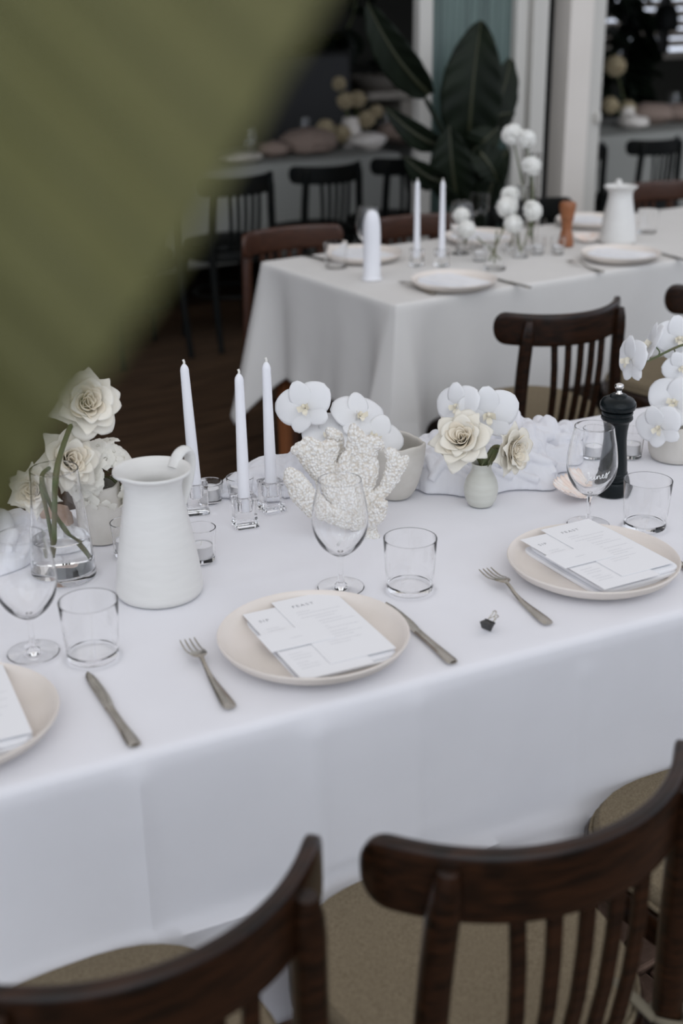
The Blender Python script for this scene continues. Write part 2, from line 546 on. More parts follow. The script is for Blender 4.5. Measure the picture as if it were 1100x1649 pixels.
def wood_table(label, L, Wd, loc, rz, legm, inset=0.07):
    t = thing('dining_table', label, 'table', loc, rz)
    obj('tabletop', MB().box((0, 0, 0.73), (L - .01, Wd - .01, 0.03)), legm, t, sm=False, bevel=.003)
    obj('apron', MB().box((0, 0, 0.675), (L - .2, Wd - .2, 0.07)), legm, t, sm=False)
    for sx in (-1, 1):
        for sy in (-1, 1):
            x, y = sx * (L / 2 - inset), sy * (Wd / 2 - inset)
            obj('leg', MB().rings([[(x + a * s, y + b * s, z) for a, b in ((-1, -1), (1, -1), (1, 1), (-1, 1))] for z, s in ((0, .022), (.64, .030), (.715, .030))], True, True), legm, t, sm=False, bevel=.003)
    return t

# --- front table
U0, U1, V0, V1 = -1.0, 2.25, 1.312, 2.118
cu, cv = (U0 + U1) / 2, (V0 + V1) / 2
L1, W1 = U1 - U0, V1 - V0
front_c = F1(cu, cv, 0)
wood_table('long front dining table hidden beneath its white cloth', L1 - .02, W1 - .02, front_c, A1, m_leg)
def sc_front(x, y, z, nv):
    if nv.y > -0.5: return 0
    u = x + cu
    o = 0
    for c, a, w_, z0, z1 in ((0.361, .0095, .009, -.02, -.3), (0.747, .0060, .008, 0, -.22), (1.30, .006, .009, 0, -.3), (0.60, .008, .010, .0, -.06), (1.02, .004, .008, -.05, -.3)):
        if z < z0: o += a * math.exp(-abs(u - c) / w_)
    o += 0.004 * smooth(.55, .60, u) * (1 - smooth(0.60, 0.9, u)) * (1 if z > -.25 else 0)
    zc = -0.285 + 0.015 * math.sin(u * 4.0)          # pressed fold where the cloth meets the chair seats
    o += 0.030 * smooth(zc + .008, zc - .06, z) + 0.016 * math.exp(-abs(z - zc) / .009)
    return o
cloth = drape(L1, W1, 0.44, 300, 60, 34, 0.010, 0.05, 0.10, 0.55, 3,
              creases=((0.60 - cu, 1.5 - cv, -.02, 1, .0013, .007), (0.361 - cu, 1.7 - cv, 0, 1, .0010, .006), (0.9 - cu, 1.70 - cv, 1, .03, .0011, .006), (1.35 - cu, 1.8 - cv, 0, 1, .0009, .006)),
              side_crease=sc_front, er=0.014)
oc = obj('tablecloth', cloth, m_cloth, solid=0.0012)
oc.location = (front_c.x, front_c.y, 0.7505); oc.rotation_euler = (0, 0, A1)
tag(oc, 'white pressed cloth over the front table, with menus and coral on it', 'tablecloth')

# --- far table
FU0, FU1, FV0, FV1 = 2.135, 5.4, 3.062, 3.852
fcu, fcv = (FU0 + FU1) / 2, (FV0 + FV1) / 2
far_c = F2(fcu, fcv, 0)
wood_table('far dining table on red-brown legs under a white cloth', FU1 - FU0 - .02, FV1 - FV0 - .02, far_c, A2, m_leg, inset=.036)
cloth = drape(FU1 - FU0, FV1 - FV0, 0.372, 280, 90, 34, 0.016, 0.125, 0.19, 0.8, 11,
              creases=((3.2 - fcu, 0, 0, 1, .001, .01),), er=0.012)
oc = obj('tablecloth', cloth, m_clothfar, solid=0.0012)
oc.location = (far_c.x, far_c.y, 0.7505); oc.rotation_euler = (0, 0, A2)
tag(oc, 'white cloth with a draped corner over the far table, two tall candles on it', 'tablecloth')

# ================================================================== CHAIRS
def make_chair(label, wood, padm, tie=False, group=None):
    t = thing('dining_chair', label, 'chair', (0, 0, 0), 0, group)
    def outline(s, grow=0.0):
        pts = []
        for k in range(40):
            a = 2 * PI * k / 40
            ca, sa = math.cos(a), math.sin(a)
            x = math.copysign(abs(ca) ** 0.72, ca) * (0.198 + grow)
            y = math.copysign(abs(sa) ** 0.72, sa) * (0.190 + grow) + 0.015
            x *= 1 + 0.10 * (y / 0.19)* (1 if y < 0 else .15)
            pts.append((x * s, (y - .015) * s + .015))
        return pts
    rows = [(0.975, .462), (1.0, .470), (1.0, .482), (0.965, .493), (0.85, .498), (0.5, .503), (0.15, .505)]
    obj('seat_pad' if padm is not wood else 'seat', MB().rings([[(x, y, z) for x, y in outline(s)] for s, z in rows], True, True), padm, t)
    rows = [(0.97, .415), (1.0, .42), (1.0, .455), (0.98, .461)]
    obj('seat_frame', MB().rings([[(x, y, z) for x, y in outline(s, .012)] for s, z in rows], True, True), wood, t)
    if padm is not wood:
        ring = [Vector((x, y, .4685)) for x, y in outline(1.012)]
        ring.append(ring[0])
        obj('piping', MB().tube(ring, 0.0042, 6), padm, t)
    # curved top rail
    def rail(i, j):
        s = math.sin(PI / 2 * (2 * i - 1))
        x = 0.208 * s
        y = -0.210 + 0.112 * s * s * (0.75 + .25 * s * s)
        nrm = Vector((-0.224 * s / 0.208, 1, 0)).normalized()
        e = max(0.0, (abs(s) - .88) / .12)
        hh = 0.042 * math.sqrt(max(0.0, 1 - e ** 2.6)) + .0008
        th = 0.0105 * math.sqrt(max(0.02, 1 - e ** 3))
        a = 2 * PI * j
        ca, sa = math.cos(a), math.sin(a)
        px_ = math.copysign(abs(ca) ** 0.45, ca) * th
        pz_ = math.copysign(abs(sa) ** 0.35, sa) * hh
        return Vector((x, y, 0.768 + 0.006 * s * s)) + nrm * px_ + Vector((0, 0, pz_))
    obj('top_rail', MB().grid(rail, 61, 28, False, True), wood, t)
    for sx in (-1, 1):
        pts = crom([(sx * .175, -.235, 0), (sx * .170, -.190, .25), (sx * .166, -.168, .44), (sx * .160, -.168, .62), (sx * .152, -.180, .795)], 6)
        rad = [lerp(.014, .0185, min(1, i / 10)) for i in range(len(pts))]
        rad[-1] = .011; pts[-1] = pts[-1] + Vector((0, 0, .004)); rad[-2] = .0165
        obj('post', MB().tube(pts, rad, 12), wood, t)
        pts = crom([(sx * .172, .175, 0), (sx * .165, .160, .25), (sx * .160, .150, .43)], 5)
        obj('leg', MB().tube(pts, [.012, .018], 10), wood, t)
    for k in range(5):
        x = -.08 + .04 * k
        s = x / .208
        y = -0.210 + 0.112 * s * s * .75
        obj('slat', MB().rings([[(lerp(x * .86, x, q) + a * .0088, lerp(-.172, y, q) - .012 * math.sin(q * PI) + b * .005, lerp(.455, .738, q)) for a, b in ((-1, -1), (1, -1), (1, 1), (-1, 1))] for q in (0, .25, .5, .75, 1)], True, True), wood, t, sm=False, bevel=.002)
    ring = [Vector((.172 * math.cos(2 * PI * k / 28), .165 * math.sin(2 * PI * k / 28), .24)) for k in range(29)]
    obj('stretcher', MB().tube(ring, .008, 8), wood, t)
    if tie:
        k = MB()
        c = Vector((.166, -.168, .475))
        k.tube([c + Vector((.0215 * math.cos(a), .0215 * math.sin(a), .004 * math.sin(a * 2))) for a in [2 * PI * i / 16 for i in range(17)]], .0045, 6)
        k.ball(c + Vector((.012, -.026, 0)), (.010, .009, .009))
        k.tube(crom([c + Vector((.012, -.026, 0)), c + Vector((.03, -.035, -.03)), c + Vector((.022, -.030, -.08)), c + Vector((.03, -.04, -.13))], 5), .0045, 6, flat=2)
        k.tube(crom([c + Vector((.012, -.026, 0)), c + Vector((.045, -.03, .02)), c + Vector((.055, -.03, .06)), c + Vector((.06, -.028, .075))], 5), .004, 6, flat=2)
        k.tube(crom([c + Vector((-.02, .0, 0)), c + Vector((-.04, .05, .02)), c + Vector((-.06, .07, .018))], 5), .004, 6, flat=2)
        obj('cushion_tie', k, m_tie, t)
    return t

ch_main = make_chair('dark walnut chair with taupe seat, whole curved back in view at lower right', m_walnut, m_pad, tie=True)
ch_main.location = F1(0.700, 1.066); ch_main.rotation_euler = (0, 0, A1)
dup(ch_main, 'dark walnut chair cut off at the lower left, right end of back rail tall', F1(0.245, 1.085), A1 + R(4))
dup(ch_main, 'dark walnut chair at right edge, mostly hidden by the nearest chair', F1(1.175, 1.085), A1 - R(2))
ch_far = make_chair('dark walnut chair facing the far table, behind the pepper mill', m_walnut, m_pad)
ch_far.location = F2(2.345, 2.690); ch_far.rotation_euler = (0, 0, A2 - R(4))
dup(ch_far, 'dark walnut chair at right edge above the orchids, facing the far table', F2(2.955, 2.690), A2)
ch_red = make_chair('red-brown chair rail behind the left end of the far table', m_walnut_red, m_pad)
ch_red.location = F2(2.345, 3.905); ch_red.rotation_euler = (0, 0, A2 + PI)
dup(ch_red, 'red-brown chair rail behind the two tall far candles', F2(2.83, 3.86), A2 + PI)
dup(ch_red, 'red-brown chair rail behind the white jug on the far table', F2(4.22, 3.97), A2 + PI)
ch_dark = make_chair('dark chair back behind the orange wooden pepper mill', m_ebony, m_pad)
ch_dark.location = F2(3.46, 3.90); ch_dark.rotation_euler = (0, 0, A2 + PI)
ch_blk = make_chair('black chair in the house doorway, left of three', m_ebony, m_ebony, group='black chairs at the indoor tables')
ch_blk.location = F2(2.91, 5.62); ch_blk.rotation_euler = (0, 0, A2)
dup(ch_blk, 'black chair in the house doorway, middle of three', F2(3.465, 5.70), A2, 'black chairs at the indoor tables')
dup(ch_blk, 'black chair in the house doorway, right of three, beside the big plant', F2(3.96, 5.74), A2 + R(3), 'black chairs at the indoor tables')
dup(ch_blk, 'black chair showing dimly at the edge of the green leaf', F2(2.40, 5.62), A2, 'black chairs at the indoor tables')
dup(ch_blk, 'black chair with pale slat gaps right of the white post', F2(5.575, 5.56), A2 + R(2), 'black chairs at the indoor tables')
dup(ch_blk, 'sliver of a black chair back against the white post', F2(5.03, 5.60), A2, 'black chairs at the indoor tables')
# ================================================================== TABLEWARE
def sm_prof(pts, n=5):
    return [(max(p.x, 0.0), p.y) for p in crom([(a, b, 0) for a, b in pts], n)]


def fix_pole(pr):
    pr = list(pr)
    pr[0] = (0.0, pr[0][1]); pr[-1] = (0.0, pr[-1][1])
    return pr

def place(o, px, py, z=0.7534, rz=None):
    p = P(px, py, z)
    o.location = p
    if rz is not None: o.rotation_euler = (0, 0, rz)
    return p

# plates ------------------------------------------------------------
def make_plate(label, group=None):
    pr = [(0, .004), (.085, .004), (.092, 0.0), (.098, 0.001), (.112, .006), (.1265, .0145), (.1325, .023), (.1338, .0265), (.1325, .0285), (.1300, .0278), (.126, .022), (.117, .0145), (.105, .0108), (.08, .0098), (.04, .0094), (0, .0093)]
    o = obj('dinner_plate', MB().lathe(pr, 72), m_plate)
    return tag(o, label, 'plate', group)

ZT = 0.7534
pl_mid = make_plate('oatmeal dinner plate at the middle setting, between the fork and the knife'); 
pM = F1(.664, 1.442, ZT); pR = F1(1.160, 1.470, ZT); pL = F1(.172, 1.452, ZT)
pl_mid.location = pM; pl_mid.rotation_euler = (0, 0, A1)
dup(pl_mid, 'oatmeal dinner plate at the right setting, below the right wine glass', pR, A1 + 1)
dup(pl_mid, 'oatmeal dinner plate cut by the left edge of the photo', pL, A1 + 2)

# folded napkins and cards ------------------------------------------
def make_napkin(label, w=.146, d=.198, h=.0165, seed=0):
    rs = random.Random(seed)
    mb = MB()
    n = 3
    for k in range(n):
        z0 = h * k / n; th = h / n * .93
        dx, dy = rs.uniform(-.004, .004), rs.uniform(-.004, .004)
        ww, dd = w - .004 * k, d - .003 * k
        def sec(i, j, ww=ww, dd=dd, z0=z0, th=th, dx=dx, dy=dy):
            a = 2 * PI * i
            ca, sa = math.cos(a), math.sin(a)
            e = 0.14
            bx = math.copysign(abs(ca) ** e, ca) * ww / 2
            by = math.copysign(abs(sa) ** e, sa) * dd / 2
            b = PI * j
            f = math.sin(b) ** .22 if 0 < j < 1 else 0.0
            s_ = 1 - (1 - f) * .028
            if f == 0: s_ = 0.0
            z = z0 + th / 2 - th / 2 * math.copysign(abs(math.cos(b)) ** .8, math.cos(b))
            z += .0012 * noise.noise(Vector((bx * 18, by * 18, k * 3.1 + seed)))
            return (bx * s_ + dx, by * s_ + dy, z)
        mb.grid(sec, 64, 9, True, False)
    o = obj('napkin', mb, m_napkin)
    return tag(o, label, 'napkin')

def text_part(name, body, size, m, parent, loc, spacing=1.0, rot=(0, 0, 0), align='LEFT', shear=0.0):
    cu_ = bpy.data.curves.new('lettering', 'FONT')
    cu_.body = body; cu_.size = size; cu_.space_character = spacing; cu_.align_x = align; cu_.shear = shear
    cu_.resolution_u = 3
    to = bpy.data.objects.new('lettering', cu_)
    COL.objects.link(to)
    dg = bpy.context.evaluated_depsgraph_get()
    me = bpy.data.meshes.new_from_object(to.evaluated_get(dg))
    bpy.data.objects.remove(to)
    me.materials.clear(); me.materials.append(m)
    o = bpy.data.objects.new(name, me)
    COL.objects.link(o)
    o.parent = parent; o.location = loc; o.rotation_euler = rot
    return o

def lines(parent, rows, m, z):
    """small print: thin broken strips (x, y, length)"""
    mb = MB(); rs = random.Random(len(rows))
    for x, y, ln in rows:
        a = x
        while a < x + ln:
            wd = min(rs.uniform(.0018, .0062), x + ln - a)
            mb.add([(a, y, z), (a + wd, y, z), (a + wd, y + .00085, z), (a, y + .00085, z)], [(0, 1, 2, 3)])
            a += wd + .0009
    return obj('small_print', mb, m, parent, sm=False, recalc=False)

def make_feast(label):
    w_, d_ = .098, .205
    t = thing('menu_card', label, 'card')
    obj('card_sheet', MB().box((0, 0, .0004), (w_, d_, .0008)), m_card, t, sm=False)
    text_part('heading', 'FEAST', .0100, m_ink, t, (-.028, d_ / 2 - .031, .00095), 1.35)
    rows = []
    y = d_ / 2 - .048
    for x0, ln in ((-.030, .022), (-.030, .066), (None, 0), (-.030, .056), (-.012, .030), (None, 0), (-.012, .038), (-.012, .052), (None, 0), (-.022, .018), (-.022, .060), (None, 0), (-.018, .034), (-.022, .056), (-.022, .040), (None, 0), (-.026, .050), (-.026, .030)):
        if x0 is not None: rows.append((x0, y, ln))
        y -= .0076 if x0 is not None else .0035
    lines(t, rows, m_inkpale, .00095)
    return t

def make_sip(label):
    w_, d_ = .105, .212
    t = thing('drinks_card', label, 'card')
    obj('card_sheet', MB().box((0, 0, .0004), (w_, d_, .0008)), m_card, t, sm=False)
    text_part('heading', 'SIP', .0098, m_ink, t, (-w_ / 2 + .012, d_ / 2 - .036, .00095), 1.35)
    rows = [(-w_ / 2 + .012, d_ / 2 - .060, .020), (-w_ / 2 + .012, d_ / 2 - .067, .026)]
    for k in range(6):
        rows.append((-w_ / 2 + .011, d_ / 2 - .142 - k * .0078 - (.004 if k > 2 else 0), (.020, .030, .027, .018, .030, .028)[k]))
    lines(t, rows, m_inkpale, .00095)
    return t

def make_place(label):
    t = thing('place_card', label, 'card')
    obj('card_sheet', MB().box((0, 0, .0004), (.096, .052, .0008)), m_card, t, sm=False)
    lines(t, [(-.009, -.001, .018)], m_inkpale, .00095)
    return t

nap = make_napkin('folded white napkin under the menus on the middle plate', seed=1)
feast = make_feast('white menu card headed FEAST on the middle plate')
sip = make_sip('white drinks card headed SIP on the middle plate')
plc = make_place('small white name card across the menus on the middle plate')
def setting(c, rz, first, where, hz=0.0, nap_dx=.0):
    """napkin, SIP card, FEAST card and name card stacked on a plate centred at c"""
    def loc(dx, dy, z):
        ca, sa = math.cos(rz), math.sin(rz)
        return Vector((c.x + dx * ca - dy * sa, c.y + dx * sa + dy * ca, z))
    zb = ZT + .0098
    zs = zb + .0165 * (1 + hz) + .0006
    items = ((nap, (.012 + nap_dx, .000, zb), 'folded white napkin under the menus on the ' + where),
             (sip, (-.012, -.002, zs), 'white drinks card headed SIP on the ' + where),
             (feast, (.035, .016, zs + .0013), 'white menu card headed FEAST on the ' + where),
             (plc, (-.025, .002, zs + .0026), 'small white name card across the menus on the ' + where))
    for o, (dx, dy, z), lab in items:
        q = o if first else dup(o, lab, (0, 0, 0))
        q.location = loc(dx, dy, z); q.rotation_euler = (0, 0, rz)
        if 'napkin' in o.name: q.scale = (1.0 + nap_dx * 12, 1.0, 1 + hz)
setting(pM, A1 - R(1), True, 'middle plate', -.35)
setting(pR, A1 + R(1.5), False, 'right plate', .15, .006)
setting(pL, A1 - R(2), False, 'left plate at the photo edge', -.1)

# cutlery -----------------------------------------------------------
def outline_solid(pts, th, zf, n=2):
    """symmetric blade: list of (y, left x, right x); thickness th; height zf(y)"""
    mb = MB()
    rg = []
    for y, a, b in pts:
        z = zf(y); t_ = th(y) if callable(th) else th
        m_ = (a + b) / 2
        rg.append([(a, y, z), (lerp(a, m_, .35), y, z + t_ * .85), (m_, y, z + t_), (lerp(b, m_, .35), y, z + t_ * .85), (b, y, z), (lerp(b, m_, .4), y, z - t_ * .4), (lerp(a, m_, .4), y, z - t_ * .4)])
    mb.rings(rg, True, True)
    return mb

def make_fork(label):
    t = thing('fork', label, 'fork')
    zf = lambda y: .0028 + .0105 * math.exp(-((y - .035) / .030) ** 2) + .004 * smooth(.06, .105, y)
    hp = [(-.098, -.0045, .0045), (-.096, -.0075, .0075), (-.085, -.0092, .0092), (-.06, -.0078, .0078), (-.02, -.0048, .0048), (.015, -.0032, .0032), (.028, -.0036, .0036), (.033, -.006, .006)]
    pts = [(p.x, p.y, p.z) for p in crom(hp, 4)]
    obj('handle', outline_solid(pts, lambda y: .0022 + .0012 * smooth(-.02, -.09, y), zf), m_steel, t)
    hd = [(.030, -.004, .004), (.035, -.0095, .0095), (.042, -.0118, .0118), (.050, -.0125, .0125), (.0535, -.0125, .0125)]
    obj('fork_head', outline_solid([(p.x, p.y, p.z) for p in crom(hd, 3)], .0014, zf), m_steel, t)
    for k in range(4):
        x0 = -.0108 + k * .0072
        tp = [(.053, x0 - .0017, x0 + .0017), (.075, x0 * .985 - .0015, x0 * .985 + .0015), (.096, x0 * .96 - .0012, x0 * .96 + .0012), (.100, x0 * .96 - .0005, x0 * .96 + .0005)]
        obj('tine', outline_solid([(p.x, p.y, p.z) for p in crom(tp, 3)], .0012, zf), m_steel, t)
    return t

def make_knife(label):
    t = thing('table_knife', label, 'knife')
    z0 = lambda y: .0026
    hp = [(-.104, -.004, .004), (-.102, -.0075, .0075), (-.092, -.0088, .0088), (-.05, -.0068, .0068), (-.012, -.0062, .0062), (-.002, -.0070, .0070)]
    obj('handle', outline_solid([(p.x, p.y, p.z) for p in crom(hp, 4)], .0036, z0), m_steel, t)
    bp = [(-.004, -.0058, .0058), (.008, -.0060, .0078), (.03, -.0058, .0098), (.065, -.0052, .0098), (.088, -.0038, .0082), (.098, -.0010, .0058), (.102, .0018, .0038)]
    obj('blade', outline_solid([(p.x, p.y, p.z) for p in crom(bp, 4)], .0014, z0), m_steel, t)
    return t

fk = make_fork('steel fork left of the middle plate')
kn = make_knife('steel knife between the left tumbler and the middle fork')
def aim(o, tip, end, z=ZT):
    a, b = P(*tip, z + .003), P(*end, z + .003)
    d = a - b
    o.location = ((a + b) / 2).x, ((a + b) / 2).y, z
    o.rotation_euler = (0, 0, math.atan2(-d.x, d.y))
aim(fk, (302, 1034), (372, 1140)); aim(kn, (139, 1085), (216, 1197))
f2 = dup(fk, 'steel fork beside the black binder clip', (0, 0, 0)); aim(f2, (783, 921), (883, 1003))
k2 = dup(kn, 'steel knife right of the middle plate', (0, 0, 0)); aim(k2, (624, 975), (724, 1061))
k3 = dup(kn, 'steel knife at the right edge of the photo, beside the right plate', (0, 0, 0)); aim(k3, (1037, 868), (1145, 941))

# glasses -----------------------------------------------------------
def make_tumbler(label):
    pr = [(0, .0), (.0320, .0), (.0345, .0015), (.0356, .006), (.0372, .03), (.0392, .06), (.0408, .0835), (.0406, .0847), (.0394, .0845), (.0378, .06), (.0359, .032), (.0342, .012), (.0325, .0085), (0, .0080)]
    o = obj('tumbler', MB().lathe(pr, 64), m_glass)
    return tag(o, label, 'glass')
tu = make_tumbler('clear tumbler left of the white jug, beside the left knife'); place(tu, 150, 1056)
place(dup(tu, 'clear tumbler above the middle knife, right of the middle wine glass', (0, 0, 0)), 660, 948)
place(dup(tu, 'clear tumbler beside the black pepper mill', (0, 0, 0)), 1038, 848)

WINE = [(.0, .0585), (.008, .0592), (.019, .0665), (.0295, .0775), (.0375, .0915), (.0413, .107), (.0412, .122), (.0386, .142), (.0350, .160), (.0318, .1765)]
def wine_r(z):
    for (r0, z0), (r1, z1) in zip(WINE[:-1], WINE[1:]):
        if z0 <= z <= z1: return lerp(r0, r1, (z - z0) / (z1 - z0))
    return .03
def make_wine(label):
    t = thing('wine_glass', label, 'glass')
    outer = sm_prof([(.0052, .0535), (.0115, .0562), (.0225, .0645), (.0322, .0755), (.0393, .0900), (.0425, .107), (.0423, .122), (.0396, .142), (.0359, .160), (.0328, .1765)], 4)
    inner = sm_prof(WINE[::-1], 4)
    foot = [(0, 0), (.0345, 0), (.0362, .0006), (.0362, .0016), (.030, .0024), (.018, .0034), (.0095, .0056), (.0055, .010), (.0040, .018), (.0037, .030), (.0040, .044)]
    pr = foot + outer + [(.0323, .1771)] + inner
    pr[-1] = (0, pr[-1][1])
    obj('glass_body', MB().lathe(pr, 64), m_glass, t)
    return t

m_etch = mat('white_lettering', (0.9, 0.9, 0.9), 0.8)
def lettering(parent, ang0, z0, scale, flip=False):
    """hand-written 'Junes' drawn as one pen stroke on the bowl"""
    S = [(0.55, 1.5), (.25, 1.45), (0.5, 1.6), (.62, 1.2), (.50, .2), (.30, -.7), (.05, -1.0), (-.1, -.7), (.3, -.2), (.8, .35), (1.0, .75),
         (1.0, .25), (1.2, .02), (1.5, .3), (1.62, .75), (1.60, .2), (1.75, .0), (2.0, .3), (2.1, .75), (2.1, .0), (2.25, .5), (2.5, .75), (2.65, .5), (2.65, .1), (2.8, 0),
         (3.1, .3), (3.35, .65), (3.25, .85), (3.1, .5), (3.2, .1), (3.5, .05), (3.8, .5), (4.05, 1.0), (4.1, .6), (4.2, .1), (4.0, -.15), (3.8, .0), (4.2, .5), (4.75, 1.05)]
    pts = []
    for p in crom([(a, b, 0) for a, b in S], 3):
        z = z0 + p.y * scale + p.x * scale * .12
        r = wine_r(z) + .0018
        th = ang0 + p.x * scale / r
        pts.append((r * math.cos(th), r * math.sin(th), z))
    mb = MB()
    mb.tube(pts, .0006, 5)
    u_ = [(r_ * math.cos(ang0 + a), r_ * math.sin(ang0 + a), z0 - .014 + .001 * k) for k, (a, r_) in enumerate([(.35 + .1 * k, wine_r(z0 - .014 + .001 * k) + .0018) for k in range(5)])]
    mb.tube(u_, .0006, 5)
    return obj('lettering', mb, m_etch, parent, recalc=False)

wg = make_wine('wine glass standing before the white coral'); pw = place(wg, 549, 946)
w2 = dup(wg, 'wine glass with white handwriting in front of the black pepper mill', (0, 0, 0)); p2_ = place(w2, 947, 845)
w3 = dup(wg, 'wine glass at the left edge, in front of the rose vase', (0, 0, 0)); p3_ = place(w3, 54, 1051)
def cam_ang(p): return math.atan2(-p.y, -p.x)
lettering(w2, cam_ang(p2_) - .20, .096, .0086)
lettering(wg, cam_ang(pw) - .10, .094, .0080)

# white jug ---------------------------------------------------------
def make_jug(label):
    t = thing('jug', label, 'jug')
    def warp(p, a, r, z):
        k = smooth(.155, .197, z)
        q = p.copy()
        sp = math.exp(-((a - PI) / .42) ** 2)
        q.x -= .003 * k * sp
        q.z += .004 * k * sp
        q.y *= 1 - .05 * k * math.exp(-((abs(a - PI) - .6) / .4) ** 2)
        return q
    pr = sm_prof([(.0, .0), (.055, 0.0), (.0635, .002), (.0665, .009), (.0655, .022), (.0620, .050), (.0565, .085), (.0505, .120), (.0455, .147), (.0430, .165), (.0440, .178), (.0500, .189), (.0565, .1935), (.0590, .1965), (.0575, .1995), (.0530, .1975),
                  (.0470, .190), (.0400, .176), (.0392, .165), (.0420, .147), (.0470, .120), (.0530, .085), (.0585, .05), (.0600, .02), (.056, .010), (.0, .009)], 4)
    obj('jug_body', MB().lathe(fix_pole(pr), 64, warp), m_ceramic, t)
    hp = crom([(.047, 0, .186), (.060, 0, .203), (.076, 0, .207), (.086, 0, .196), (.0845, 0, .175), (.075, 0, .150), (.062, 0, .128), (.0515, 0, .112)], 6)
    obj('handle', MB().tube(hp, [.0065] * len(hp), 12, flat=1.55, up=Vector((1, 0, .4))), m_ceramic, t)
    return t
jug = make_jug('white ceramic jug with a looped handle on the front table'); place(jug, 258, 952)
jug.rotation_euler = (0, 0, R(56))
jg2 = dup(jug, 'white ceramic jug on the far table, lip towards the front', (0, 0, 0)); place(jg2, 994, 390); jg2.rotation_euler = (0, 0, R(85))

# taper candles in square glass holders -----------------------------
def make_holder(label):
    n = 48
    def sq(h, rr, z):
        out = []
        for k in range(n):
            a = 2 * PI * (k + .5) / n
            ca, sa = math.cos(a), math.sin(a)
            e = rr
            out.append((math.copysign(abs(ca) ** e, ca) * h, math.copysign(abs(sa) ** e, sa) * h, z))
        return out
    def ci(r, z): return [(r * math.cos(2 * PI * (k + .5) / n), r * math.sin(2 * PI * (k + .5) / n), z) for k in range(n)]
    mb = MB()
    mb.rings([sq(.0192, .2, 0), sq(.0205, .2, .0015), sq(.0205, .2, .005), sq(.0190, .2, .0075), sq(.0192, .2, .050), sq(.0202, .2, .0515), sq(.0202, .2, .054), sq(.019, .2, .0552), ci(.0135, .0552), ci(.0128, .054), ci(.0118, .030), ci(.0110, .0285)], True, True)
    o = obj('candle_holder', mb, m_glass, sm=False)
    return tag(o, label, 'candle holder')
def make_taper(label):
    t = thing('taper_candle', label, 'candle')
    pr = [(0, 0), (.0098, 0), (.0106, .002), (.0106, .02), (.0098, .09), (.0086, .16), (.0075, .224), (.0074, .230), (.0064, .2345), (.0040, .2385), (.0022, .2405), (0, .241)]
    obj('wax_body', MB().lathe(pr, 24), m_wax, t)
    obj('wick', MB().tube(crom([(0, 0, .2395), (.0006, 0, .2435), (-.0008, .0004, .2480)], 3), .0020, 8), m_wick, t)
    return t
hold = make_holder('square glass holder of the middle candle, nearest of the three')
cand = make_taper('white taper candle, middle of the three near the jug')
first = True
for (px, py), rz, lean, hl, cl in (((395, 846), .35, (0, 0), 'square glass holder of the middle candle, nearest of the three', 'white taper candle, middle of the three near the jug'),
                         ((318, 824), .2, (0.005, -.035), 'square glass holder half hidden by the jug handle', 'white taper candle just behind the jug handle, leaning'),
                         ((438, 821), .5, (0, -.006), 'square glass holder left of the coral', 'white taper candle nearest the coral')):
    h_ = hold if first else dup(hold, hl, (0, 0, 0)); place(h_, px, py, ZT, rz)
    c_ = cand if first else dup(cand, cl, (0, 0, 0)); p = P(px, py, ZT); c_.location = (p.x, p.y, p.z + .0288)
    c_.rotation_euler = (lean[0], lean[1], 0)
    first = False
for (px, py), hl, cl in (((671, 428), 'glass holder of the left tall candle on the far table', 'white taper candle, left of the pair on the far table'), ((711, 428), 'glass holder of the right tall candle on the far table', 'white taper candle, right of the pair on the far table')):
    h_ = dup(hold, hl, (0, 0, 0)); place(h_, px, py, ZT, .5)
    p = P(px, py, ZT)
    c_ = dup(cand, cl, (p.x, p.y, p.z + .0288)); c_.scale = (1, 1, 1.03)

# votives and tealights ---------------------------------------------
def make_votive(label, h=.058, r0=.0215, r1=.0255):
    pr = [(0, 0), (r0 - .002, 0), (r0, .0015), (lerp(r0, r1, .5), h * .5), (r1, h - .0008), (r1 - .0009, h), (r1 - .0018, h - .0008), (lerp(r0, r1, .5) - .0017, h * .5), (r0 - .0012, .0085), (r0 - .004, .0068), (0, .0065)]
    return tag(obj('votive_glass', MB().lathe(pr, 40), m_glass), label, 'votive')
def make_tea(label):
    t = thing('tealight', label, 'candle')
    pr = [(0, 0), (.0178, 0), (.0186, .0008), (.0188, .0205), (.0192, .0212), (.0185, .0214), (.0182, .0190), (.0182, .002), (0, .002)]
    obj('metal_cup', MB().lathe(pr, 32), m_alu, t)
    obj('wax_fill', MB().lathe([(0, .003), (.0178, .003), (.0178, .0195), (.016, .0199), (0, .0196)], 32), m_wax, t)
    obj('wick', MB().tube([(0, 0, .0195), (.0004, 0, .0235), (.0012, 0, .0265)], .0008, 5), m_wick, t)
    return t
vot = make_votive('votive glass right of the jug, in front of the candle holders'); tea = make_tea('tealight in the votive right of the jug')
first = True
for px, py, h_, lab in ((325, 902, 1, 'right of the jug'), (206, 893, 1, 'peeping out left of the jug'), (338, 806, .62, 'behind the leaning candle'), (388, 802, .72, 'behind the middle candle'),
                    (955, 741, 1.15, 'seen through the lettered wine glass'), (1015, 735, .95, 'right of the black pepper mill'),
                    (455, 768, .001, ''), ):
    if h_ < .01: continue
    v_ = vot if first else dup(vot, 'votive glass ' + lab, (0, 0, 0))
    c_ = tea if first else dup(tea, 'tealight in the votive ' + lab, (0, 0, 0))
    p = place(v_, px, py, ZT); v_.scale = (1, 1, h_)
    c_.location = (p.x, p.y, p.z + .0070 * h_)
    first = False

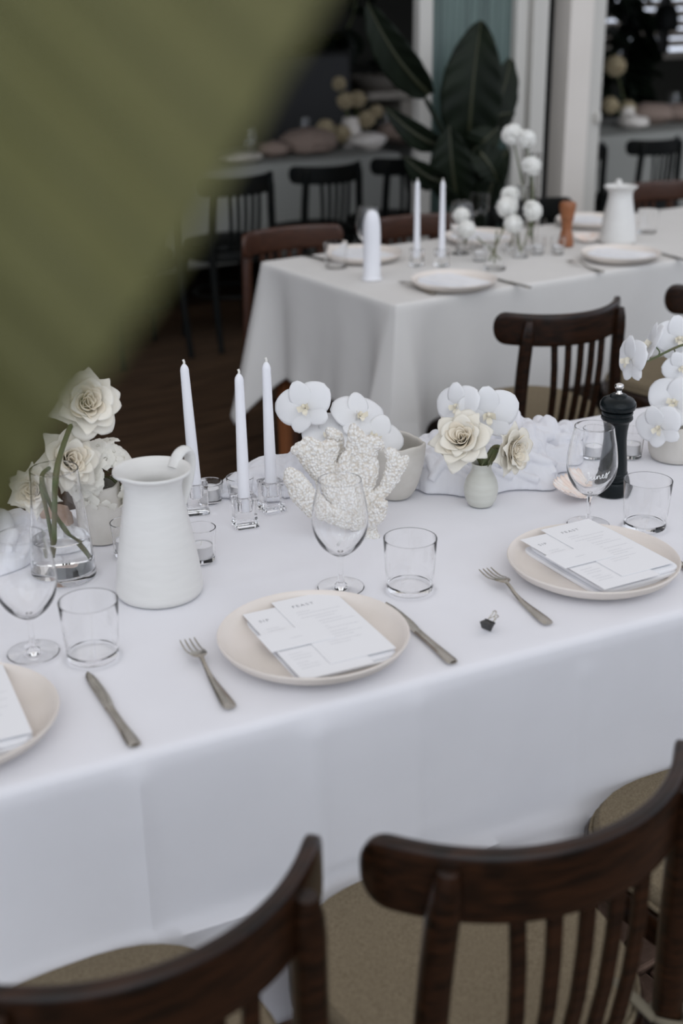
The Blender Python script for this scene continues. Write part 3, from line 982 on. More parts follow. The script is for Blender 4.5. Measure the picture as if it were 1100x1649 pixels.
# black pepper mill -------------------------------------------------
def make_mill(label, m, capm, scale=1.0):
    t = thing('pepper_mill', label, 'pepper mill')
    pr = [(0, 0), (.0280, 0), (.0290, .0015), (.0290, .024), (.0278, .0262), (.0255, .0270), (.0258, .0285), (.0268, .0305), (.0262, .0335), (.0248, .0345), (.0250, .0365), (.0262, .0390), (.0256, .0420), (.0243, .0430), (.0247, .046), (.0238, .060), (.0212, .083), (.0198, .103), (.0202, .120), (.0222, .134), (.0232, .1375), (.0262, .1395), (.0284, .1430), (.0278, .1465), (.0258, .1480), (.0262, .1495), (.0280, .1525), (.0276, .1560), (.0250, .1575), (.0, .1575)]
    obj('mill_body', MB().lathe(pr, 48), m, t)
    pr = [(0, .158), (.0262, .158), (.0305, .1605), (.0322, .166), (.0312, .172), (.0270, .178), (.0195, .1815), (.0160, .1825), (.0150, .1850), (.0105, .1875), (0, .1880)]
    obj('mill_head', MB().lathe(pr, 48), m, t)
    pr = [(0, .188), (.0068, .188), (.0050, .190), (.0042, .1935), (.0058, .1960), (.0078, .1985), (.0082, .2015), (.0070, .2045), (.0035, .2062), (0, .2064)]
    obj('finial_knob', MB().lathe(pr, 24), capm, t)
    t.scale = (scale,) * 3
    return t
mill = make_mill('black lacquered pepper mill with a chrome knob behind the lettered wine glass', m_black, m_chrome); place(mill, 985, 794)
def make_mill2(label):
    t = thing('pepper_mill', label, 'pepper mill')
    obj('mill_body', MB().lathe(fix_pole(sm_prof([(0, 0), (.025, 0), (.0265, .004), (.0262, .02), (.0225, .04), (.0185, .06), (.0200, .082), (.0250, .1)], 4) + [(.0, .1)]), 32), m_orange, t)
    obj('mill_head', MB().lathe(fix_pole(sm_prof([(0, .101), (.0235, .101), (.0245, .104), (.0265, .118), (.0295, .136), (.0290, .148), (.022, .155), (0, .157)], 4)), 32), m_orange, t)
    return t
place(make_mill2('orange wooden pepper mill on the far table'), 911, 396)

# small celadon vase, bowl, cream vase, right bowl ------------------
def make_vase(label):
    pr = fix_pole(sm_prof([(0, 0), (.0195, 0), (.0225, .002), (.0268, .010), (.0298, .022), (.0300, .034), (.0265, .048), (.0205, .0590), (.0172, .0665), (.0172, .0725), (.0182, .0768), (.0168, .0775), (.0152, .0725), (.0152, .0665), (.018, .059), (.0240, .048), (.0275, .033), (.026, .016), (.02, .006), (0, .005)], 4))
    return tag(obj('bud_vase', MB().lathe(pr, 48), m_vase), label, 'vase')
vs = make_vase('small pale celadon vase holding cream roses, centre of the front table'); pv = place(vs, 774, 811)

def pinch(seed, amp, zlim):
    off = Vector((seed * 3.7, seed, 0))
    def w_(p, a, r, z):
        k = smooth(0, zlim, z)
        n_ = noise.noise(Vector((math.cos(a) * 1.1, math.sin(a) * 1.1, 0)) + off)
        n2 = noise.noise(Vector((math.cos(a) * 2.2, math.sin(a) * 2.2, z * 20)) + off)
        q = p.copy()
        q.x *= 1 + amp * k * n_ * 1.6 + amp * .35 * n2; q.y *= 1 + amp * k * n_ * 1.6 + amp * .35 * n2
        q.z += k * amp * .08 * n_ + k * .0035 * n2
        return q
    return w_
pr = fix_pole(sm_prof([(0, 0), (.025, 0), (.031, .003), (.040, .018), (.0475, .040), (.0525, .065), (.0545, .088), (.0550, .1005), (.0520, .1040), (.0490, .1000), (.0485, .088), (.0465, .065), (.041, .042), (.033, .02), (.022, .009), (0, .008)], 4))
bw = tag(obj('ceramic_bowl', MB().lathe(pr, 64, pinch(2, .12, .1)), m_cream), 'hand-pinched cream ceramic bowl behind the coral', 'bowl'); pb = place(bw, 636, 797)
pr = fix_pole(sm_prof([(0, 0), (.040, 0), (.0465, .003), (.052, .014), (.0555, .030), (.0545, .046), (.0500, .058), (.046, .061), (.0455, .056), (.0500, .045), (.0505, .03), (.047, .016), (.036, .009), (0, .008)], 4))
rb = tag(obj('ceramic_bowl', MB().lathe(pr, 64, pinch(5, .07, .06)), m_cream), 'squat cream ceramic pot of orchids at the right edge', 'bowl'); prb = place(rb, 1087, 736)
rb.scale = (1, 1, 1.15)
pr = fix_pole(sm_prof([(0, 0), (.030, 0), (.0338, .002), (.0345, .008), (.0348, .06), (.0342, .105), (.0335, .1205), (.0318, .1215), (.0308, .118), (.031, .06), (.030, .01), (0, .009)], 4))
cvs = tag(obj('cylinder_vase', MB().lathe(pr, 48, pinch(3, .03, .1)), m_cream), 'cream bisque cylinder vase of ivory blossoms behind the jug', 'vase'); pcv = place(cvs, 166, 866); cvs.scale = (1, 1, .80)

# tapered glass vase with water --------------------------------------
def gv_r(z): return lerp(.0505, .0365, smooth(0, .19, z) * .45 + z / .19 * .55)
gp = [(0, 0), (.046, 0), (.0500, .002)] + [(gv_r(z), z) for z in (.008, .03, .06, .09, .12, .15, .178)] + [(gv_r(.178) - .001, .179)] + [(gv_r(z) - .0022, z) for z in (.178, .15, .12, .09, .06, .03, .013)] + [(.044, .0095), (0, .009)]
gv = thing('glass_vase', 'tapered clear glass vase of rose stems and water, left of the jug', 'vase')
obj('vase_glass', MB().lathe(gp, 56), m_glass, gv)
wp = [(0, .0093), (.0435, .0098)] + [(gv_r(z) - .0026, z) for z in (.014, .03, .05, .066)] + [(gv_r(.07) - .0045, .0668), (0, .0668)]
obj('water', MB().lathe(wp, 56), m_water, gv)
pgv = place(gv, 104, 926)

# scallop shell, binder clip, pink stone -----------------------------
def shell_fn(i, j):
    a = lerp(-1.15, 1.15, i)
    t_ = lerp(.04, 1, j)
    rib = math.cos(a / 2.3 * 2 * PI * 13)
    r = .058 * t_ * (1 - .10 * (a / 1.15) ** 2) * (1 + .022 * rib * t_)
    x, y = r * math.sin(a), r * math.cos(a) - .028
    d = 1 - t_ * t_
    z = .022 * t_ ** 2.4 + .0019 * rib * t_
    return (x, y, z + .0022)
sh = thing('scallop_shell', 'blush scallop shell lying open beside the lettered wine glass', 'shell')
obj('shell_fan', MB().grid(shell_fn, 105, 16), m_shell, sh, solid=.0016)
for s_ in (-1, 1):
    obj('shell_ear', MB().rings([[(s_ * .002, -.027, .002), (s_ * .020, -.020, .003), (s_ * .017, -.030, .003), (s_ * .002, -.032, .002)], [(s_ * .002, -.027, .0045), (s_ * .020, -.020, .005), (s_ * .017, -.030, .005), (s_ * .002, -.032, .0045)]], True, True), m_shell, sh, sm=False)
place(sh, 922, 800); sh.rotation_euler = (R(-3), 0, R(75)); sh.location.z = ZT + .003; sh.scale = (1.12, 1.12, 1)

bc = thing('binder_clip', 'small black binder clip with wire arms lying on the white cloth', 'clip')
prof_ = [(-.0075, .0), (.0075, .0), (.0062, .0015), (.0014, .0120), (.0005, .0125), (-.0005, .0125), (-.0014, .0120), (-.0062, .0015)]
obj('clip_body', MB().rings([[(x_, y_, z_) for y_, z_ in prof_] for x_ in (-.0095, .0095)], True, True), m_binder, bc, sm=False, bevel=.0006)
for s_ in (-1, 1):
    obj('clip_roll', MB().tube([(-.0095, s_ * .0009, .0130), (.0095, s_ * .0009, .0130)], .0011, 8), m_binder, bc)
def wire(s_, tilt):
    pts = crom([(-.0052, 0, 0), (-.0050, 0, .006), (-.0028, 0, .0125), (-.0030, 0, .0165), (0, 0, .0190), (.0030, 0, .0165), (.0028, 0, .0125), (.0050, 0, .006), (.0052, 0, 0)], 4)
    mm = Matrix.Translation((0, s_ * .0012, .0128)) @ Matrix.Rotation(tilt, 4, 'X')
    return [mm @ p for p in pts]
obj('wire_arm', MB().tube(wire(1, R(30)), .0010, 6), m_steel, bc)
obj('wire_arm', MB().tube(wire(-1, R(-14)), .0010, 6), m_steel, bc)
pc = P(781, 1017, ZT)
bc.location = (pc.x, pc.y, ZT + .0078); bc.rotation_euler = (R(-68), R(0), R(-46)); bc.scale = (.92,) * 3

rk = tag(obj('pink_stone', MB().ball((0, 0, .03), (.040, .030, .034), 16, 10, lambda p: p * (1 + .28 * noise.noise(p * 1.5))), m_rock, sm=False), 'rough pink stone seen through the glass vase', 'stone')
place(rk, 92, 868)

# coral ---------------------------------------------------------------
cor = thing('coral_piece', 'branching bleached white coral standing in front of the cream bowl', 'coral')
cb = P(585, 862, ZT)
fw = Vector((cb.x, cb.y, 0)).normalized()
rt = Vector((fw.y, -fw.x, 0))
def cp(px, py, dd=0.0):      # a point on the coral: upright plane through its base, dd further back
    d = ray(px, py)
    t_ = (cb - CAM).dot(fw) / d.dot(fw)
    q = CAM + d * t_
    q = q + fw * dd
    return Vector(((q - cb).dot(rt), (q - cb).dot(fw), q.z - ZT))
BR = [  # chains of (px, py, depth, half width px)
    [(594, 868, 0, 13), (588, 845, 0, 18), (580, 815, .002, 22), (574, 790, .004, 22)],
    [(585, 850, 0, 14), (552, 838, -.010, 14), (520, 822, -.015, 17), (500, 803, -.018, 18), (484, 782, -.020, 18), (474, 765, -.020, 15), (469, 755, -.02, 9)],
    [(574, 815, .0, 16), (545, 790, .006, 15), (524, 768, .008, 18), (506, 744, .010, 20), (486, 727, .010, 13), (475, 728, .010, 7)],
    [(524, 768, .008, 16), (516, 740, .010, 20), (500, 717, .010, 9), (492, 713, .01, 6)],
    [(520, 755, .008, 17), (530, 728, .010, 15), (536, 722, .01, 9)],
    [(545, 790, .006, 14), (552, 765, .002, 15), (556, 740, .000, 9), (558, 730, .000, 5)],
    [(540, 770, .022, 14), (540, 740, .030, 15), (538, 715, .032, 13), (532, 706, .032, 8)],
    [(574, 800, .004, 22), (580, 765, .008, 24), (582, 735, .010, 24), (575, 710, .010, 14), (570, 695, .010, 8), (569, 690, .010, 5)],
    [(582, 740, .010, 22), (595, 720, .010, 15), (604, 718, .01, 11), (613, 722, .010, 6)],
    [(600, 750, .008, 10), (590, 775, .006, 16)],
    [(585, 830, .0, 14), (603, 806, .000, 12), (620, 788, .002, 10), (632, 768, .004, 13), (636, 748, .004, 12), (632, 735, .004, 10), (626, 730, .004, 7)],
    [(632, 765, .004, 13), (645, 750, .002, 10), (653, 740, .002, 6)],
    [(592, 840, -.004, 14), (606, 822, -.014, 14), (612, 806, -.018, 11)],
    [(580, 850, -.006, 16), (556, 822, -.004, 18), (540, 800, .0, 18), (528, 780, .004, 18)],
    [(580, 840, -.008, 16), (560, 800, -.006, 18), (560, 770, .0, 14)],
    [(594, 868, .0, 12), (603, 862, -.004, 8)],
]
mb = MB()
for ch_ in BR:
    pts = [cp(a, b, c) for a, b, c, w_ in ch_]
    ws_ = [w_ * .00118 for *_, w_ in ch_]
    for i in range(len(pts) - 1):
        for k in range(4):
            t_ = k / 4
            p = pts[i].lerp(pts[i + 1], t_); w_ = lerp(ws_[i], ws_[i + 1], t_)
            mb.ball(p, (w_, min(w_ * .75, .011), w_), 12, 8)
    mb.ball(pts[-1], (ws_[-1], min(ws_[-1] * .8, .010), ws_[-1]), 12, 8)
o = obj('coral_branches', mb, m_coral, cor)
rm = o.modifiers.new('skin', 'REMESH'); rm.mode = 'VOXEL'; rm.voxel_size = .0011; rm.use_smooth_shade = True
sm_ = o.modifiers.new('soften', 'SMOOTH'); sm_.factor = .5; sm_.iterations = 4
for nm, sc_, st_ in (('polyps', .0048, .0023), ('lumps', .02, .004)):
    tx = bpy.data.textures.new('coral_' + nm, 'VORONOI' if nm == 'polyps' else 'CLOUDS')
    tx.noise_scale = sc_
    if nm == 'polyps': tx.noise_intensity = 1.0
    dm_ = o.modifiers.new(nm, 'DISPLACE'); dm_.texture = tx; dm_.strength = -st_ if nm == 'polyps' else st_; dm_.mid_level = .5; dm_.texture_coords = 'LOCAL'
cor.location = (cb.x, cb.y, ZT); cor.rotation_euler = (0, 0, math.atan2(rt.y, rt.x))
# ================================================================== FLOWERS
def frame(n, roll=0.0):
    """matrix whose Z is the facing n and whose Y leans upward"""
    z = Vector(n).normalized()
    y = Vector((0, 0, 1)) - z * z.z
    if y.length < 1e-3: y = Vector((0, 1, 0)) - z * z.y
    y.normalize()
    x = y.cross(z)
    return Matrix((x, y, z)).transposed().to_4x4() @ Matrix.Rotation(roll, 4, 'Z')


def facing(right, up, toward, at_):
    """direction given as right / up / towards the photographer seen from the place itself"""
    tc = (CAM - at_); tc.z = 0; tc.normalize()
    r_ = Vector((-tc.y, tc.x, 0)); 
    return (r_ * right + Vector((0, 0, 1)) * up + tc * toward).normalized()


def petal(L, Wd, a0, a1, curl, r0, point, seed, nu=9, nv=9, cup=1.0):
    off = Vector((seed * 7.13, seed * 2.9, seed))
    rows = [(r0, 0.0, 0.0)]
    rho, z = r0, 0.0
    K = 40
    for k in range(K):
        t = (k + .5) / K
        ph = a0 + (a1 - a0) * t + curl * t ** 3
        rho += math.sin(ph) * L / K; z += math.cos(ph) * L / K
        rows.append((rho, z, ph))
    def fn(i, j):
        s = i * 2 - 1
        te = j * (1 - point * abs(s) ** 1.4 * j)
        k = te * K; k0 = min(int(k), K - 1); f = k - k0
        rh = lerp(rows[k0][0], rows[k0 + 1][0], f); zz = lerp(rows[k0][1], rows[k0 + 1][1], f)
        w = Wd * (0.22 + 0.78 * math.sin(min(1, j * 1.25) * PI / 2)) * (1 - .72 * smooth(.66, 1.0, j) * point / .22)
        rc = max(rh, .010)
        th = s * w / rc
        m_ = 1.25
        if abs(th) > m_: th = math.copysign(m_ + (abs(th) - m_) * .3, th)
        x = rh + rc * (math.cos(th) - 1) * cup; y = rc * math.sin(th)
        q = Vector((x * 40, y * 40, j * 2)) + off
        e = .0022 * j * (L / .05)
        return (x + e * noise.noise(q), y + e * noise.noise(q + Vector((9, 0, 0))), zz + e * 1.5 * noise.noise(q + Vector((0, 9, 0))))
    return MB().grid(fn, nu, nv)


def make_rose(t, loc, n, size=1.0, roll=0.0, seed=1, full=True):
    """petals and heart as parts of the rose t, bloom at loc facing n"""
    rs = random.Random(seed)
    F_ = Matrix.Translation(loc) @ frame(n, roll) @ Matrix.Scale(size, 4)
    heart = MB()
    for k in range(26):
        a = k * 2.4 + rs.uniform(-.3, .3)
        q = k / 25
        pm = petal(.025 + .010 * q, .009 + .008 * q, R(-6 + 22 * q), R(8 + 34 * q), R(8 + 20 * q), .0025 + .011 * q, .12, seed + k, 7, 7)
        pm.xform(Matrix.Translation((0, 0, .004 + rs.uniform(-.002, .003))) @ Matrix.Rotation(a, 4, 'Z') @ Matrix.Rotation(rs.uniform(-.22, .22), 4, 'X'))
        heart.add(pm.v, pm.f)
    o = obj('flower_heart', heart, m_rose_in, t, solid=.0005); o.matrix_local = F_
    layers = ((6, .040, .021, 18, 46, 26, .009, .15), (7, .046, .025, 36, 72, 34, .009, .19), (6, .053, .029, 56, 92, 30, .007, .23))
    for li, (n_, L, W_, a0, a1, cl, r0, pt) in enumerate(layers):
        for k in range(n_):
            a = 2 * PI * k / n_ + li * .45 + rs.uniform(-.18, .18)
            pm = petal(L * rs.uniform(.92, 1.08), W_ * rs.uniform(.92, 1.1), R(a0 + rs.uniform(-7, 7)), R(a1 + rs.uniform(-9, 9)), R(cl + rs.uniform(-14, 18)), r0, pt * rs.uniform(.6, 1.2), seed * 3 + k + li * 11)
            o = obj('petal', pm, m_rose, t, solid=.0005)
            o.matrix_local = F_ @ Matrix.Translation((0, 0, .003 * (2 - li))) @ Matrix.Rotation(a, 4, 'Z')
    calyx = MB().lathe([(0, -.008), (.004, -.008), (.008, -.003), (.010, .002), (.006, .006), (0, .006)], 14)
    o = obj('calyx', calyx, m_stem, t); o.matrix_local = F_


def rose(label, loc, n, foot, size=1.0, roll=0.0, seed=1, mids=(), sr=.0032):
    t = thing('rose', label, 'flower', loc)
    make_rose(t, Vector((0, 0, 0)), n, size, roll, seed)
    n = Vector(n).normalized()
    pts = [Vector((0, 0, 0)) - n * .004 * size, Vector((0, 0, 0)) - n * .03 * size] + [Vector(m_) - loc for m_ in mids] + [Vector(foot) - loc]
    pp = crom(pts, 6)
    rads = [sr * (1 + .25 * math.exp(-((i % 9) - 4) ** 2 / 2)) for i in range(len(pp))]
    obj('stem', MB().tube(pp, rads, 8), m_stem, t)
    return t


# the three roses of the glass vase
def stemfoot(px, py, z): return P(px, py, z)
l1 = PD(136, 652, 2.055)
gb = Vector((pgv.x, pgv.y, ZT))
ra = rose('large open cream rose with pointed petals, topmost in the glass vase', l1, facing(.30, .38, .85, l1), gb + Vector((-.010, -.012, .045)), 1.10, .3, 5,
          mids=(gb + Vector((.010, -.014, .19)), gb + Vector((-.004, -.012, .10))), sr=.0042)
l2 = PD(108, 742, 2.06)
rb_ = rose('cream rose below the topmost rose, over the glass vase rim', l2, facing(.35, .35, .85, l2), gb + Vector((.034, .004, .028)), 1.02, 1.2, 9,
           mids=(gb + Vector((-.020, .002, .165)), gb + Vector((-.008, .006, .105)), gb + Vector((.012, .006, .066))), sr=.0033)
l3 = PD(58, 790, 2.04)
rc_ = rose('cream rose low at the left, behind the big green leaf', l3, facing(-.35, .35, .8, l3), gb + Vector((-.012, .0, .035)), .85, .8, 14,
           mids=(gb + Vector((-.022, .0, .15)), gb + Vector((-.016, .0, .09))))
# the two roses of the small vase
vb = Vector((pv.x, pv.y, ZT))
l4 = PD(746, 711, 2.215)
rose('full ruffled cream rose leaning left out of the small vase', l4, facing(-.18, .55, .8, l4), vb + Vector((.004, .0, .03)), 1.06, .5, 21, mids=(vb + Vector((-.002, 0, .078)),))
l5 = PD(816, 724, 2.235)
r5 = rose('half open cream rose drooping right out of the small vase', l5, facing(.80, .10, .55, l5), vb + Vector((-.004, 0, .03)), .92, .4, 33, mids=(vb + Vector((.006, 0, .076)),), sr=.004)
sp = MB()
for k in range(5):
    a = k * 1.25
    sp.tube([Vector((-.02 + .003 * math.cos(a), .003 * math.sin(a), .0)), Vector((-.030 + .008 * math.cos(a), .008 * math.sin(a), -.016)), Vector((-.036 + .010 * math.cos(a), .01 * math.sin(a), -.028))], [.004, .003, .0008], 5, flat=.4)
obj('sepal', sp, m_stem, r5)


def op_mesh(L, W_, seed, cupz=.18):
    off = Vector((seed * 5.1, seed, 2))
    def fn(i, j):
        s = i * 2 - 1
        w = W_ * (math.sin(PI * (0.04 + .93 * j) ** .82)) ** .58
        x = s * w; y = L * j
        z = cupz * L * (j * (1 - j) * .9 - .25 * j * j) + .12 * W_ * (1 - s * s) * (1 if cupz > 0 else -1) * .6
        q = Vector((x * 30, y * 30, 0)) + off
        return (x, y, z + .0030 * j * noise.noise(q))
    return MB().grid(fn, 11, 13)


OP = [op_mesh(.044, .0195, 1).mesh('orchid_sepal', m_orchid), op_mesh(.049, .031, 2).mesh('orchid_petal', m_orchid), op_mesh(.049, .030, 3).mesh('orchid_petal', m_orchid), op_mesh(.042, .019, 4).mesh('orchid_sepal', m_orchid)]
lipm = MB()
lipm.ball((0, .002, .008), (.0034, .0042, .006), 10, 7)
for s_ in (-1, 1):
    lipm.grid(lambda i, j, s_=s_: (s_ * (.002 + .008 * j), -.006 + .010 * i, .004 + .012 * j * j + .002 * math.sin(i * PI)), 5, 6)
lipm.grid(lambda i, j: ((i * 2 - 1) * .005 * math.sin(PI * (.15 + .8 * j)), -.003 - .012 * j, .006 + .008 * math.sin(j * 2.2)), 5, 7)
LIP = lipm.mesh('orchid_lip', m_lip)


def bloom(spray, loc, n, roll=0.0, size=1.0, fold=0.0, skip=()):
    b = obj('orchid_bloom', LIP, m_lip, spray)
    size *= 1.04
    b.matrix_local = Matrix.Translation(loc - spray.location) @ frame(n, roll) @ Matrix.Scale(size, 4)
    for k, (mi, ang, nm) in enumerate(((0, 0, 'sepal'), (1, 68, 'petal'), (2, -68, 'petal'), (3, 142, 'sepal'), (3, -142, 'sepal'))):
        if k in skip: continue
        o = bpy.data.objects.new(nm, OP[mi]); COL.objects.link(o); o.parent = b
        md = o.modifiers.new('thickness', 'SOLIDIFY'); md.thickness = .0006; md.offset = 0
        tilt = fold + (.0 if nm == 'petal' else .08)
        o.matrix_local = Matrix.Translation((0, 0, -.001 * k)) @ Matrix.Rotation(R(ang), 4, 'Z') @ Matrix.Rotation(tilt, 4, 'X') @ Matrix.Translation((0, .002, 0))
    return b


def spray(label, foot, path, blooms, sr=.0026):
    t = thing('orchid_spray', label, 'flower', foot)
    obj('stem', MB().tube(crom([Vector(p) - foot for p in path], 8), [sr * 1.2, sr * .8], 8), m_stem, t)
    for (px, py, dep), (fr, fu, ft), roll, size, fold in blooms:
        l_ = PD(px, py, dep)
        n = facing(fr, fu, ft, l_)
        bloom(t, l_, n, roll, size, fold)
        # pedicel to the nearest point of the stem
        q = min(crom(path, 8), key=lambda p: (Vector(p) - l_).length)
        m_ = (l_ - n * .008)
        obj('pedicel', MB().tube(crom([m_ - foot, (m_ - n * .01).lerp(q, .4) - foot, Vector(q) - foot], 4), .0014, 6), m_stem, t)
    return t


bb = Vector((pb.x, pb.y, ZT))
spray('white orchid spray lying over the cream bowl behind the coral', bb + Vector((.0, 0, .03)),
      [bb + Vector((0, 0, .03)), PD(630, 712, 2.33), PD(585, 690, 2.33), PD(525, 672, 2.33)],
      [((491, 656, 2.27), (-.22, .30, .9), R(24), 1.02, .05), ((578, 671, 2.29), (.34, .62, .6), R(-14), 1.0, -.02),
       ((532, 704, 2.28), (-.1, .7, .6), R(10), .98, .1), ((603, 706, 2.29), (.2, .65, .7), R(-35), 1.0, .1)])
spray('white orchid spray standing behind the roses of the small vase', vb + Vector((.0, .006, .03)),
      [vb + Vector((0, .006, .03)), vb + Vector((.0, .012, .08)), PD(768, 690, 2.31), PD(752, 652, 2.32)],
      [((738, 655, 2.30), (-.55, .25, .75), R(18), .92, .04), ((786, 668, 2.295), (.12, .10, .95), R(6), 1.10, .02)])
rbp = Vector((prb.x, prb.y, ZT))
spray('arching white orchid spray above the black pepper mill at the right edge', rbp + Vector((.03, .02, .05)),
      [rbp + Vector((.03, .02, .05)), PD(1150, 640, 2.5), PD(1150, 545, 2.48), PD(1098, 556, 2.47), PD(1050, 578, 2.46), PD(1030, 584, 2.45)],
      [((1016, 580, 2.44), (-.82, .05, .5), R(14), .98, -.05), ((1050, 556, 2.46), (-.85, .35, .15), R(30), .95, .1), ((1093, 545, 2.48), (.2, .1, .9), R(10), .95, .0), ((1098, 592, 2.47), (.1, .1, .95), R(30), .72, .1)])
spray('white orchid stem hanging over the squat cream pot at the right edge', rbp + Vector((-.01, 0, .05)),
      [rbp + Vector((-.01, 0, .05)), rbp + Vector((0, 0, .08)), PD(1095, 672, 2.47), PD(1080, 650, 2.46)],
      [((1086, 648, 2.45), (-.2, .35, .9), R(-10), 1.05, .05), ((1062, 688, 2.41), (-.35, -.05, .9), R(28), .92, .0)])

# ivory blossom cluster in the cream vase: florets as parts
def make_floret(seed):
    rs = random.Random(seed)
    mb = MB()
    for k in range(5):
        a = 2 * PI * k / 5
        def fn(i, j, a=a, k=k):
            s = i * 2 - 1
            w = .0085 * (.35 + .65 * math.sin(PI * min(1, .1 + .62 * j))) * (1 - .55 * smooth(.75, 1, j))
            r = .003 + .0165 * j * (1 - .10 * s * s)
            x, y = r, s * w
            z = .004 * j - .006 * j * j + .0018 * noise.noise(Vector((x * 120, y * 120, k + seed * 3.1)))
            return (x * math.cos(a) - y * math.sin(a), x * math.sin(a) + y * math.cos(a), z)
        mb.grid(fn, 6, 6)
    mb.tube([(0, 0, 0), (0, 0, -.010), (.001, 0, -.022)], [.0022, .0014, .001], 6)
    return mb.mesh('floret', m_phlox)
FLO = [make_floret(k) for k in range(4)]
cvb = Vector((pcv.x, pcv.y, ZT))
hy = thing('blossom_head', 'ivory blossom cluster spilling over the cream cylinder vase', 'flower', cvb + Vector((0, 0, .05)))
obj('stem', MB().tube([(0, 0, -.03), (.0, 0, .05), (.004, 0, .11)], .003, 8), m_stem, hy)
rs = random.Random(8)
cen = PD(164, 770, 2.13)
for k in range(64):
    z_ = rs.uniform(-.75, 1); a = rs.uniform(0, 2 * PI); rr = math.sqrt(1 - z_ * z_)
    d = Vector((rr * math.cos(a), rr * math.sin(a), z_))
    p = cen + Vector((d.x * .050, d.y * .044, d.z * .062)) * rs.uniform(.85, 1.08)
    o = bpy.data.objects.new('floret', FLO[k % 4]); COL.objects.link(o); o.parent = hy
    o.matrix_local = Matrix.Translation(p - hy.location) @ frame((d + Vector((rs.uniform(-.35, .35), rs.uniform(-.6, .1), rs.uniform(-.2, .4)))), rs.uniform(0, 6)) @ Matrix.Scale(rs.uniform(.85, 1.2), 4)
tw = MB()
for k in range(9):
    a = k * 2.1
    e = cen + Vector((.035 * math.cos(a), .035 * math.sin(a), .03 * math.sin(k * 1.7))) - hy.location
    tw.tube(crom([(.004, 0, .06), Vector((.004, 0, .08)).lerp(e, .5), e], 3), .0012, 5)
obj('twigs', tw, m_stem, hy)

# ------------------------------------------------------------------ gauze runner
def gauze(name, label, path, width, n, seed, strands=16):
    RP = crom(path, 10); RW = crom(width, 10)
    off = seed * 13.7
    def rsurf(i, j):
        k = i * (len(RP) - 1); k0 = min(int(k), len(RP) - 2); f = k - k0
        c = RP[k0].lerp(RP[k0 + 1], f); wh = RW[k0].lerp(RW[k0 + 1], f)
        d = (RP[min(k0 + 1, len(RP) - 1)] - RP[k0]).normalized(); nn = Vector((-d.y, d.x, 0))
        s = j * 2 - 1
        arc = k * .011 * 3 + off
        w1 = noise.noise(Vector((arc * 1.5, s * .9, 3)))
        w2 = noise.noise(Vector((arc * 3.1, s * 1.7, 11)))
        ph = 1.7 * s + 2.4 * w1 + .5 * w2 + arc * .9
        f1 = abs(math.sin(PI * ph)) ** .85
        ph2 = 2.4 * s - 2.6 * w1 + 1.1 * w2 - arc * 1.3
        f2 = abs(math.sin(PI * ph2)) ** .8
        f3 = abs(math.sin(PI * (5.5 * s + 3.5 * w1 - 2.2 * w2 + arc * 2.5))) ** .8
        prof = max(0.0, 1 - abs(s) ** 2.0) ** .72
        big = .55 + .45 * noise.noise(Vector((arc * 1.8, s * .7, 9)))
        h = wh.y * prof * (.60 * big + .30 * f1 + .14 * f2 + .03 * f3)
        side = wh.x * (s * (1 + .34 * noise.noise(Vector((arc * 6, 2 * (1 if s > 0 else -1), 4)))) + .10 * (f1 - .5) * (1 - s * s))
        q = c + nn * side + d * (.020 * (f2 - .5) * prof)
        p = F1(q.x, q.y, 0)
        e = (1 - prof)
        return (p.x, p.y, .0036 + max(0.0, h) + e * .006 * f1)
    mb = MB()
    rings_ = []
    for a_ in range(n):                      # closed rings: the draped top and the underside on the table
        top_ = [rsurf(a_ / (n - 1), b_ / 79) for b_ in range(80)]
        top_ = [(x, y, max(z, .0055)) for x, y, z in top_]
        rings_.append(top_ + [(x, y, .0024) for x, y, z in reversed(top_[::4] + [top_[-1]])])
    mb.rings(rings_, True, True)
    rs = random.Random(seed * 17 + 3)
    for q in range(strands):
        i0 = rs.uniform(.06, .94); di = rs.uniform(-.34, .34); ph_ = rs.uniform(0, 6.28); wob = rs.uniform(.01, .05)
        s0, s1 = rs.choice(((.02, .98), (.10, .80), (.2, .96), (.04, .7)))
        pts = []; rad = []
        r0 = rs.uniform(.007, .0155)
        for t_ in [k / 12 for k in range(13)]:
            i_ = min(.985, max(.015, i0 + di * t_ + wob * math.sin(t_ * 5 + ph_)))
            x, y, z = rsurf(i_, lerp(s0, s1, t_))
            pts.append((x, y, max(z + r0 * .40, .0050)))
            rad.append(max(.002, min(r0 * (.35 + .65 * math.sin(PI * (.08 + .84 * t_))), max(z * .55, .003))))
        mb.tube(crom(pts, 3), [lerp(rad[min(12, k // 3)], rad[min(12, k // 3 + 1)], (k % 3) / 3) for k in range(37)], 10)
    o = obj(name, mb, m_gauze, loc=(0, 0, 0.7505))
    rm = o.modifiers.new('fuse', 'REMESH'); rm.mode = 'VOXEL'; rm.voxel_size = .0022; rm.use_smooth_shade = True
    sm2 = o.modifiers.new('soften', 'SMOOTH'); sm2.factor = .5; sm2.iterations = 5
    return tag(o, label, 'table runner')
gauze('gauze_runner', 'white gauze runner crumpled behind the rose vase at the left', [(-.20, 1.97, 0), (.10, 1.97, 0), (.30, 1.975, 0), (.44, 2.0, 0), (.52, 2.03, 0)], [(.05, .04, 0), (.075, .07, 0), (.085, .085, 0), (.055, .05, 0), (.01, .006, 0)], 200, 1, 26)
